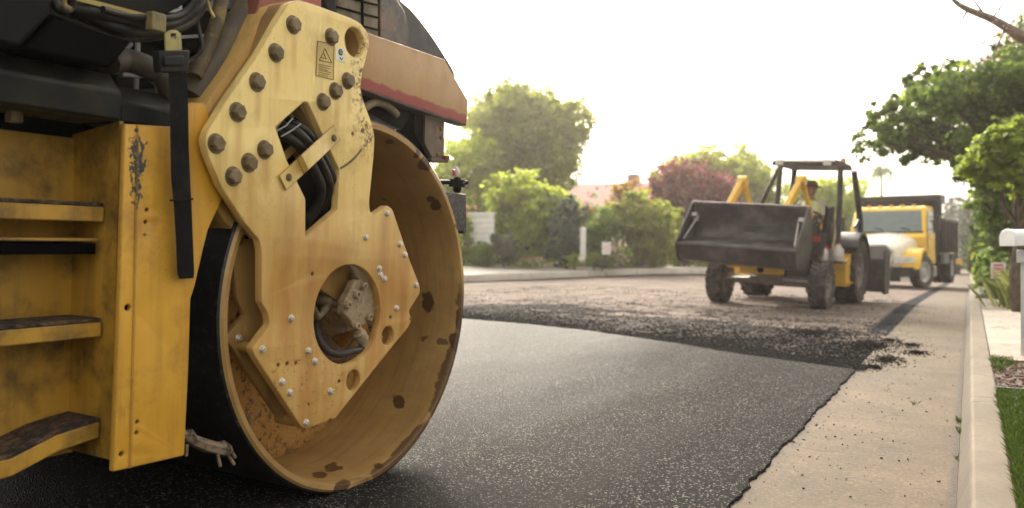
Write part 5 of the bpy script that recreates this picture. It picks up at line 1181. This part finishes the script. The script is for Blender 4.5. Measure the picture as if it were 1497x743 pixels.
mb = MB(); mb.box((.1, -.98, 2.42), (.2, .12, .08)); mb.lathe((-.35, -.6, 2.37), (0, 0, 1), [(0, .05), (.03, .05), (.09, .04), (.1, .001)], 16); mb.build('beacon', simple('amber', (.6, .25, .03), .3), rp)
# rear box scraper
mb = MB(); mb.prism([(-1.22, y, z) for y, z in ((YR - .75, .9), (YR - 1.15, .85), (YR - 1.3, .35), (YR - 1.2, .12), (YR - .8, .12), (YR - .72, .4))], (.04, 0, 0)); mb.prism([(.94, y, z) for y, z in ((YR - .75, .9), (YR - 1.15, .85), (YR - 1.3, .35), (YR - 1.2, .12), (YR - .8, .12), (YR - .72, .4))], (.04, 0, 0))
mb.box((-.12, YR - .95, .45), (2.2, .04, .6)); mb.box((0, YR - .6, .7), (.5, .6, .1)); mb.build('box_scraper', simple('scraper_steel', (.06, .055, .055), .5, dirt=(.15, .12, .1)), ld, bev=.006)

# things resting on the loader
LMW = LM
def on_loader(name, loc, rot, label, cat, group=None):
    e = empty(name, matrix=LMW @ Matrix.Translation(loc) @ rot.to_4x4(), label=label, cat=cat, group=group); return e
e = on_loader('shovel', Vector((-.70, .0, .80)), Matrix.Rotation(R(-6), 3, 'Y') @ Matrix.Rotation(R(6), 3, 'X'), 'shovel with a pale wooden handle standing upright on the loader step', 'shovel')
mb = MB(); mb.tube([(0, 0, .1), (0, 0, 1.15)], .022, 10); mb.build('handle', simple('pale_wood', (.55, .42, .26), .6), e); mb = MB(); mb.prism([(-.1, 0, .12), (.1, 0, .12), (.1, 0, -.1), (0, 0, -.18), (-.1, 0, -.1)], (0, .012, 0)); mb.build('blade', steel_m, e, bev=.003)
def jug(loc, s, label):
    e = on_loader('water_jug', Vector(loc), Matrix.Rotation(R(random.uniform(-20, 20)), 3, 'Z'), label, 'jug', 'white jugs on the loader step')
    mb = MB(); mb.lathe((0, 0, 0), (0, 0, 1), [(0, .001), (0, .085 * s), (.02, .095 * s), (.19 * s, .095 * s), (.25 * s, .05 * s), (.28 * s, .035 * s), (.28 * s, .001)], 20); mb.build('jug_body', simple('white_plastic', (.62, .56, .5), .5, dirt=(.4, .32, .26), dsc=9), e)
    mb = MB(); mb.lathe((0, 0, .28 * s), (0, 0, 1), [(0, .038 * s), (.03, .038 * s), (.03, .001)], 14); mb.build('jug_cap', simple('red_cap', (.45, .08, .06), .5), e); return e
jug((-.80, .0, .72), .95, 'white jug at the outer end of the loader step'); jug((-.60, .12, .72), .8, 'white jug next to the shovel handle on the loader step')
mb = MB(); mb.box((-.70, .05, .70), (.44, .3, .03)); mb.build('side_shelf', lblk, ld, bev=.004)

# driver
def person(name, mat4, joints, edges, radii, skin, label):
    root = empty(name, matrix=mat4, label=label, cat='person')
    me = bpy.data.meshes.new('body'); me.from_pydata(joints, edges, []); o = bpy.data.objects.new('body', me); COL.objects.link(o)
    md = o.modifiers.new('skin', 'SKIN'); 
    for i, r in enumerate(radii): me.skin_vertices[0].data[i].radius = (r, r) if not isinstance(r, tuple) else r
    me.skin_vertices[0].data[0].use_root = True
    md.use_smooth_shade = True; sb = o.modifiers.new('sub', 'SUBSURF'); sb.levels = sb.render_levels = 2
    dg = bpy.context.evaluated_depsgraph_get(); m2 = bpy.data.meshes.new_from_object(o.evaluated_get(dg)); bpy.data.objects.remove(o)
    m2.name = 'body'; m2.materials.clear(); m2.materials.append(skin); m2.shade_smooth(); b = bpy.data.objects.new('body', m2); COL.objects.link(b); b.parent = root; return root, b
J = [(0, -.70, 1.22), (0, -.72, 1.45), (0, -.68, 1.66), (0, -.66, 1.76), (0, -.65, 1.84),            # pelvis, waist, chest, neck, head base
     (-.17, -.67, 1.68), (-.26, -.52, 1.45), (-.14, -.28, 1.48), (.17, -.67, 1.68), (.26, -.52, 1.45), (.14, -.28, 1.48),
     (-.10, -.66, 1.20), (-.15, -.26, 1.24), (-.17, -.12, .90), (-.17, .02, .86), (.10, -.66, 1.20), (.15, -.26, 1.24), (.17, -.12, .90), (.17, .02, .86)]
Eg = [(0, 1), (1, 2), (2, 3), (3, 4), (2, 5), (5, 6), (6, 7), (2, 8), (8, 9), (9, 10), (0, 11), (11, 12), (12, 13), (13, 14), (0, 15), (15, 16), (16, 17), (17, 18)]
Rd = [.15, .135, .16, .06, .055, .075, .052, .036, .075, .052, .036, .10, .07, .05, .045, .10, .07, .05, .045]
def body_mat():
    m = M('driver_clothes'); x, y, z = m.sep(); skin = (.30, .16, .10)
    c = m.mix(m.ramp(z, 1.73, 1.735), m.mix(m.ramp(z, 1.34, 1.35), (.04, .05, .08), (.45, .42, .36)), skin)
    c = m.mix(m.math('MULTIPLY', m.ramp(y, -.47, -.46), m.ramp(z, 1.36, 1.37)), c, skin); m.set(Base_Color=c, Roughness=.8); return m.m
pr_, bd = person('person', LMW @ Matrix.Translation((-.20, .05, -.02)), J, Eg, Rd, body_mat(), 'seated driver in a yellow high visibility vest and brown hat in the loader cab')
mb = MB(); hc = Vector((0, -.63, 1.93)); mb.sphere(hc, .105, 24, (.8, 1, 1.18)); mb.sphere(hc + Vector((0, .105, -.015)), .022, 10, (.7, 1, 1.3)); mb.sphere(hc + Vector((0, .075, -.075)), .03, 10, (1.1, .6, .3))
for s in (-1, 1): mb.sphere(hc + Vector((s * .085, 0, 0)), .026, 10, (.4, .7, 1.2)); mb.sphere(hc + Vector((s * .035, .09, .018)), .013, 8)
mb.build('head', simple('skin', (.30, .165, .105), .6), bd)
mb = MB(); mb.lathe(hc + Vector((0, 0, .035)), (0, -.05, 1), [(0, .17), (.008, .168), (.015, .11), (.09, .095), (.11, .07), (.115, .001)], 24); mb.build('hat', simple('brown_hat', (.12, .065, .04), .8), bd)
hv = M('vest'); x, y, z = hv.sep(); f1 = hv.math('MULTIPLY', hv.ramp(z, 1.44, 1.445), hv.ramp(z, 1.50, 1.495)); f2 = hv.math('MULTIPLY', hv.ramp(hv.math('ABSOLUTE', x), .07, .075), hv.ramp(hv.math('ABSOLUTE', x), .12, .115))
hv.set(Base_Color=hv.mix(hv.math('MAXIMUM', f1, f2), hv.mix(hv.ramp(z, 1.44, 1.43), (.62, .68, .10), (.75, .32, .04)), (.7, .68, .66)), Roughness=.7)
mb = MB()
secs = [(1.25, .185, .165, -.71), (1.45, .175, .155, -.72), (1.6, .205, .165, -.69), (1.69, .17, .14, -.67), (1.74, .09, .09, -.665)]
rows = [[mb.bm.verts.new((a * math.cos(k * PI / 10), y_ + b * math.sin(k * PI / 10), z_)) for k in range(20)] for z_, a, b, y_ in secs]
for a, b in zip(rows, rows[1:]):
    for k in range(20): mb.face([a[k], a[(k + 1) % 20], b[(k + 1) % 20], b[k]])
mb.build('safety_vest', hv.m, bd)
mb = MB()
for s in (-1, 1):
    hd = Vector((s * .14, -.27, 1.47))
    mb.sphere(hd, .04, 12, (1, 1.1, .6))
    for k in range(4): mb.tube(smoothpath([hd + Vector((s * (.024 - k * .015), .02, .0)), hd + Vector((s * (.026 - k * .016), .06, .006)), hd + Vector((s * (.026 - k * .016), .085 - .004 * abs(k - 1), -.014)), hd + Vector((s * (.024 - k * .016), .07, -.032))], 3), .0085, 8)
    mb.tube([hd + Vector((-s * .03, 0, 0)), hd + Vector((-s * .05, .03, -.005)), hd + Vector((-s * .045, .055, -.015))], .010, 8)
mb.build('hands', simple('skin_hand', (.30, .165, .105), .6), bd)

# ================================================================== DUMP TRUCK
def road_obj(name, u, t, label, cat, rot=PI, h=0., group=None, sc=1.):
    m4 = ROADM @ Matrix.Translation((u, t, G(u, t) + h)) @ Matrix.Rotation(rot - PI / 2, 4, 'Z') @ Matrix.Scale(sc, 4)
    return empty(name, matrix=m4, label=label, cat=cat, group=group)
tk = road_obj('dump_truck', 28.3, 2.42, 'yellow cab dump truck with black tipping body standing behind the loader', 'dump truck', h=-.012, sc=1.13, rot=PI - R(8))   # origin under the front axle, y forward
yt = paint('truck_yellow', (.78, .46, .02), (.86, .56, .04), grime=(.5, .3, .05), streak=.1, rough=.28, rust=.02, gth=(.65, .9))
tblk = simple('truck_black', (.014, .014, .015), .45, spec=.3, dirt=(.045, .04, .036), dsc=3)
wrim = simple('white_rim', (.62, .60, .58), .45, dirt=(.3, .27, .24), dsc=10)
for s in (-1, 1):
    wheel(s * 1.0, 0, .44, .26, .28, tk, wrim, 26, s, .012, chev=False).rotation_euler.z = R(-17)
    wheel(s * .98, -4.1, .46, .28, .25, tk, wrim, 26, s, .012, chev=False); wheel(s * .70, -4.1, .46, .24, .25, tk, wrim, 26, s, .012, chev=False)
sl = []
# hood: lofted sections, tapering to the grille
secs = [(.86, .40, .46, .98, 1.10), (.80, .52, .46, 1.06, 1.2), (.4, .66, .5, 1.16, 1.32), (-.15, .76, .5, 1.30, 1.44), (-.55, .84, .5, 1.34, 1.50)]
mb = MB(); rows = []
for y, hw, z0, zs, zc in secs:
    rows.append([mb.bm.verts.new(v) for v in ((-hw, y, z0), (-hw, y, zs - .12), (-hw * .93, y, zs), (-hw * .5, y, zc), (0, y, zc + .03), (hw * .5, y, zc), (hw * .93, y, zs), (hw, y, zs - .12), (hw, y, z0))])
for a, b in zip(rows, rows[1:]):
    for k in range(8): mb.face([a[k], a[k + 1], b[k + 1], b[k]])
mb.face(rows[0]); hd_ = mb.build('hood', paint('hood_glare', (.72, .66, .50), (.82, .76, .62), grime=(.5, .4, .2), streak=.1, rough=.25, rust=.02, gth=(.65, .9)), tk, bev=.012)  # cream white puts the sky's glare into the hood colour
mb = MB(); mb.box((.0, .45, 1.385), (.5, .7, .02)); 
for s in (-1, 1):
    mb = MB(); pr = []
    for k in range(11):
        a = R(8) + R(164) * k / 10; pr.append((.66 * math.cos(a), .50 + .60 * math.sin(a)))
    mb.prism([(s * .60, y, z) for y, z in [(.86, .56)] + pr[:] + [(-.66, .5), (-.52, .5)] + [(y * .8, .48 + (z - .5) * .85) for y, z in pr[::-1]] + [(.78, .5)]], (s * .50, 0, 0)); mb.build('front_fender', yt, tk, bev=.03, seg=3)
    mb = MB(); mb.prism([(s * .50, .84, .66), (s * .98, .80, .70), (s * 1.04, .74, .82), (s * .62, .86, .88), (s * .5, .88, .84)], (0, .05, 0)); mb.build('headlight', simple('headlamp_lens', (.72, .70, .66), .12), tk, bev=.01)
    mb = MB(); mb.prism([(s * 1.05, .0, 1.02), (s * 1.08, .0, 1.1), (s * .9, -.3, 1.14), (s * .9, -.3, 1.05)], (0, .12, 0)); mb.build('hood_vent', tblk, tk, bev=.006)
grl = M('grille'); gb = grl.n('TexBrick', {'Vector': grl.n('Mapping', {'Vector': grl.co, 'Rotation': (R(90), 0, 0)}).outputs[0], 'Scale': 16., 'Mortar Size': .03, 'Color1': (.05, .05, .055, 1), 'Color2': (.06, .06, .06, 1), 'Mortar': (.3, .3, .3, 1)}).outputs[0]; grl.set(Base_Color=gb, Roughness=.3, Metallic=.4)
mb = MB(); mb.prism([(-.40, .865, .62), (.40, .865, .62), (.46, .865, 1.0), (.30, .865, 1.14), (-.30, .865, 1.14), (-.46, .865, 1.0)], (0, .05, 0)); gr_ = mb.build('grille', grl.m, tk, bev=.01)
mb = MB(); mb.tube([(-.42, .92, .62), (-.48, .92, 1.0), (-.31, .92, 1.16), (.31, .92, 1.16), (.48, .92, 1.0), (.42, .92, .62), (-.42, .92, .62)], .025, 8); mb.build('grille_surround', simple('chrome_trim', (.75, .74, .72), .2, metal=.8, var=.05), gr_)
mb = MB(); pl = [(-1.08, .62), (-.95, .88), (-.6, .98), (.6, .98), (.95, .88), (1.08, .62), (.9, .7), (-.9, .7)]
mb.prism([(x, y, .32) for x, y in pl], (0, 0, .26)); mb.build('bumper', tblk, tk, bev=.03)
mb = MB(); mb.box((0, .85, .26), (1.3, .1, .14)); mb.build('lower_valance', tblk, tk, bev=.02)
# cab
cs = [(-.42, 1.40), (-.60, 1.50), (-.92, 2.20), (-1.05, 2.28), (-1.9, 2.30), (-1.98, 2.2), (-1.98, .62), (-.62, .62), (-.5, .9)]
mb = MB()
r0 = [mb.bm.verts.new((-1.02 if z < 1.6 else -.94, y, z)) for y, z in cs]; r1 = [mb.bm.verts.new((1.02 if z < 1.6 else .94, y, z)) for y, z in cs]
for k in range(len(cs)): mb.face([r0[k], r1[k], r1[(k + 1) % len(cs)], r0[(k + 1) % len(cs)]])
mb.face(r0); mb.face(r1[::-1]); cabo = mb.build('cab', yt, tk, bev=.04, seg=3)
gls = simple('windscreen_glass', (.16, .20, .20), .08, var=.1); gls2 = gls
def scr(y0, z0, y1, z1, w0, w1, off=.012):
    d_ = Vector((0, y1 - y0, z1 - z0)).normalized(); n__ = Vector((0, d_.z, -d_.y)); mb = MB(); mb.prism([Vector((-w0, y0, z0)) + n__ * off, Vector((w0, y0, z0)) + n__ * off, Vector((w1, y1, z1)) + n__ * off, Vector((-w1, y1, z1)) + n__ * off], -n__ * .02); return mb
ws = scr(-.615, 1.55, -.895, 2.15, .90, .83).build('windscreen', gls, cabo, bev=.004)
mb = MB(); mb.bar((-.6, -.60, 1.60), (-.05, -.74, 1.74), .02, .02); mb.bar((.1, -.60, 1.60), (.65, -.74, 1.74), .02, .02); mb.build('wipers', dark_m, ws)
scr(-.60, 1.515, -.63, 1.56, .94, .92, .014).build('windscreen_seal', dark_m, ws)
for s in (-1, 1):
    mb = MB(); mb.prism([(s * 1.0, -.80, 1.52), (s * .965, -1.02, 2.12), (s * .965, -1.7, 2.14), (s * 1.0, -1.75, 1.52)], (s * .012, 0, 0)); mb.build('side_window', gls, cabo)
    mb = MB(); mb.box((s * 1.028, -1.25, 1.1), (.012, .96, .82)); mb.box((s * 1.038, -1.6, 1.28), (.02, .14, .04)); mb.build('door', yt, cabo, bev=.01)
    mb = MB(); mb.box((s * 1.26, -.70, 1.78), (.16, .10, .42)); mb.tube([(s * 1.0, -.75, 1.95), (s * 1.24, -.72, 1.95)], .014, 8); mb.tube([(s * 1.0, -.75, 1.6), (s * 1.24, -.72, 1.62)], .014, 8); mb.build('wing_mirror', tblk, tk, bev=.02)
    mb = MB(); mb.box((s * .95, -1.35, .42), (.26, .9, .32)); mb.build('fuel_tank', simple('tank_alu', (.3, .3, .3), .35, metal=.6), tk, bev=.05)
    mb = MB(); mb.tube([(s * .98, -2.15, .6), (s * .98, -2.15, 2.1)], .06, 12); mb.build('exhaust_stack', tblk, tk)
mb = MB(); 
for x in (-.6, -.3, 0, .3, .6): mb.box((x, -1.1, 2.31), (.1, .07, .05))
mb.build('marker_lamps', simple('amber_lens', (.7, .3, .03), .3), cabo, bev=.01)
mb = MB(); mb.box((0, -2.7, .58), (.8, 4.6, .22)); mb.lathe((-.9, -4.1, .46), (1, 0, 0), [(0, .08), (1.8, .08)], 12); mb.build('chassis', tblk, tk, bev=.01)
# tipping body
db = empty('tipping_body', (0, 0, 0)); db.parent = tk
mb = MB(); mb.box((0, -3.55, 1.0), (2.2, 2.4, .1)); mb.box((-1.1, -3.55, 1.45), (.06, 2.4, .9)); mb.box((1.1, -3.55, 1.45), (.06, 2.4, .9)); mb.box((0, -2.4, 1.8), (2.2, .06, 1.6)); mb.box((0, -4.75, 1.5), (2.2, .06, 1.0)); mb.build('body_shell', tblk, db, bev=.008)
mb = MB(); mb.box((0, -2.15, 2.60), (2.34, .75, .07)); mb.box((0, -1.80, 2.55), (2.34, .06, .14)); mb.box((-1.14, -2.2, 2.5), (.05, .7, .24)); mb.box((1.14, -2.2, 2.5), (.05, .7, .24)); mb.build('cab_guard', tblk, db, bev=.01)
for s in (-1, 1):
    for k in range(5): mb = MB(); mb.box((s * 1.15, -2.6 - k * .5, 1.45), (.07, .10, 1.0)); mb.build('side_rib', tblk, db, bev=.008)
    mb = MB(); mb.box((s * 1.15, -3.55, 1.92), (.1, 2.4, .07)); mb.build('top_rail', simple('grey_rail', (.05, .05, .05), .5), db, bev=.01)
    mb = MB(); mb.box((s * 1.08, -3.0, .80), (.10, .9, .36)); mb.build('tool_box', simple('toolbox_grey', (.16, .16, .17), .5), tk, bev=.02)
    mb = MB(); mb.box((s * .95, -4.75, .5), (.3, .02, .5)); mb.build('mud_flap', tblk, tk)

# ================================================================== SMALL ROLLER FAR BEHIND
sr = road_obj('compact_roller', 56, 1.2, 'small dark compact roller with a yellow frame far down the road', 'road roller')
mb = MB(); mb.lathe((-.7, .6, .45), (1, 0, 0), [(0, .40), (.02, .45), (1.38, .45), (1.4, .40), (1.4, .1), (0, .1)], 32); mb.lathe((-.7, -1.6, .45), (1, 0, 0), [(0, .40), (.02, .45), (1.38, .45), (1.4, .40), (1.4, .1), (0, .1)], 32); mb.build('drum', simple('drum_dark', (.05, .045, .045), .5), sr)
mb = MB(); mb.box((-.78, .6, .62), (.08, 1.0, .35)); mb.box((.78, .6, .62), (.08, 1.0, .35)); mb.box((0, 1.12, .72), (1.64, .1, .3)); mb.build('drum_yoke', yel, sr, bev=.02)
mb = MB(); mb.box((0, -.5, 1.0), (1.2, 1.6, .6)); mb.box((0, .45, 1.0), (1.1, .7, .5)); mb.build('engine_body', tblk, sr, bev=.04)
mb = MB(); mb.box((-.1, .82, 1.28), (.5, .04, .3)); mb.build('white_panel', simple('white_panel', (.6, .58, .56), .5), sr, bev=.01)
mb = MB()
for s in (-1, 1):
    for y in (-.9, .2): mb.tube([(s * .55, y, 1.2), (s * .52, y, 2.2)], .035, 8)
mb.build('canopy_posts', tblk, sr); mb = MB(); mb.box((0, -.35, 2.24), (1.4, 1.5, .07)); mb.build('canopy_roof', tblk, sr, bev=.02)
mb = MB(); mb.box((0, -.5, 1.45), (.45, .4, .3)); mb.build('seat', tblk, sr, bev=.03)

# distant palm and pole above the truck
pm = empty('palm_tree', at(1288, 92, -.6), label='thin distant palm tree above the roof of the dump truck', cat='tree')
mb = MB(); zt = zpx(252, 92) + .6; mb.tube([(0, 0, 0), (.1, 0, zt * .5), (0, 0, zt)], [.2, .15, .12], 10); mb.build('trunk', bark, pm)
C = []; Nn = []
for k in range(22):
    a = random.uniform(0, 6.28); el = random.uniform(-.5, 1.2)
    for j in range(26):
        q = j / 25 * 1.3; C.append((q * math.cos(a) * math.cos(el) + random.gauss(0, .06), q * math.sin(a) * math.cos(el) + random.gauss(0, .06), zt + q * math.sin(el) - .35 * q * q + random.gauss(0, .06))); Nn.append((random.gauss(0, 1), random.gauss(0, 1), 1))
Nn = np.array(Nn); Nn /= np.linalg.norm(Nn, axis=1)[:, None]; leaves_mesh('crown', np.array(C), Nn, .35, L_green, pm)

# ================================================================== LIGHT, AIR, CAMERA
SUN_AZ, SUN_EL = R(-2), R(34)
w = bpy.data.worlds.new('World'); SC.world = w; w.use_nodes = True; nt = w.node_tree; bg = nt.nodes['Background']
sky = nt.nodes.new('ShaderNodeTexSky'); sky.sky_type = 'NISHITA'; sky.sun_disc = False; sky.sun_elevation = SUN_EL; sky.sun_rotation = SUN_AZ; sky.air_density = 1.; sky.dust_density = 8.; sky.ozone_density = .6
hs_ = nt.nodes.new('ShaderNodeHueSaturation'); hs_.inputs['Saturation'].default_value = .30; hs_.inputs['Value'].default_value = 1.
nt.links.new(sky.outputs[0], hs_.inputs['Color'])
mw = nt.nodes.new('ShaderNodeMix'); mw.data_type = 'RGBA'; mw.blend_type = 'MULTIPLY'; mw.inputs[0].default_value = 1.; mw.inputs[7].default_value = (1.0, .94, .845, 1)
cl = nt.nodes.new('ShaderNodeMix'); cl.data_type = 'RGBA'; cl.inputs[0].default_value = .2; cl.inputs[7].default_value = (6., 6., 6., 1)   # thin even cloud
nt.links.new(hs_.outputs[0], cl.inputs[6]); nt.links.new(cl.outputs[2], mw.inputs[6]); nt.links.new(mw.outputs[2], bg.inputs['Color']); bg.inputs['Strength'].default_value = .15
sl_ = bpy.data.lights.new('Sun', 'SUN'); sl_.energy = 1.5; sl_.angle = R(8); sl_.color = (1., .90, .76)
so = bpy.data.objects.new('Sun', sl_); COL.objects.link(so); dv = Vector((math.sin(SUN_AZ) * math.cos(SUN_EL), math.cos(SUN_AZ) * math.cos(SUN_EL), math.sin(SUN_EL))); so.rotation_euler = dv.to_track_quat('Z', 'Y').to_euler()
if HAZE:
    mb = MB(); mb.box((0, 70, 8.5), (300, 190, 20.6)); hz = mb.build('haze', None, smooth=False); hz.data.materials.clear()
    hm = bpy.data.materials.new('haze'); hm.use_nodes = True; t_ = hm.node_tree; t_.nodes.remove(t_.nodes['Principled BSDF']); pv = t_.nodes.new('ShaderNodeVolumePrincipled'); pv.inputs['Color'].default_value = (1, .93, .86, 1); pv.inputs['Density'].default_value = HAZE; pv.inputs['Anisotropy'].default_value = .7
    t_.links.new(pv.outputs[0], t_.nodes['Material Output'].inputs['Volume']); hz.data.materials.append(hm); tag(hz, kind='stuff')
cd = bpy.data.cameras.new('Camera'); cam = bpy.data.objects.new('Camera', cd); COL.objects.link(cam); SC.camera = cam
cam.location = (0, 0, H); cam.rotation_euler = (PI / 2, 0, 0); cd.sensor_width = 36; cd.lens = F / 1497 * 36; cd.shift_y = -(371.5 - HY) / 1497; cd.clip_end = 3000; cd.clip_start = .05
cd.dof.use_dof = True; cd.dof.focus_distance = 3.0; cd.dof.aperture_fstop = 2.4
vs_ = SC.view_settings; vs_.view_transform = 'Standard'; vs_.look = 'None'; vs_.exposure = EXPO; vs_.gamma = 1
SC.cycles.use_denoising = True; SC.cycles.max_bounces = 6; SC.cycles.transparent_max_bounces = 6; SC.cycles.volume_bounces = 0; SC.cycles.sample_clamp_indirect = 6
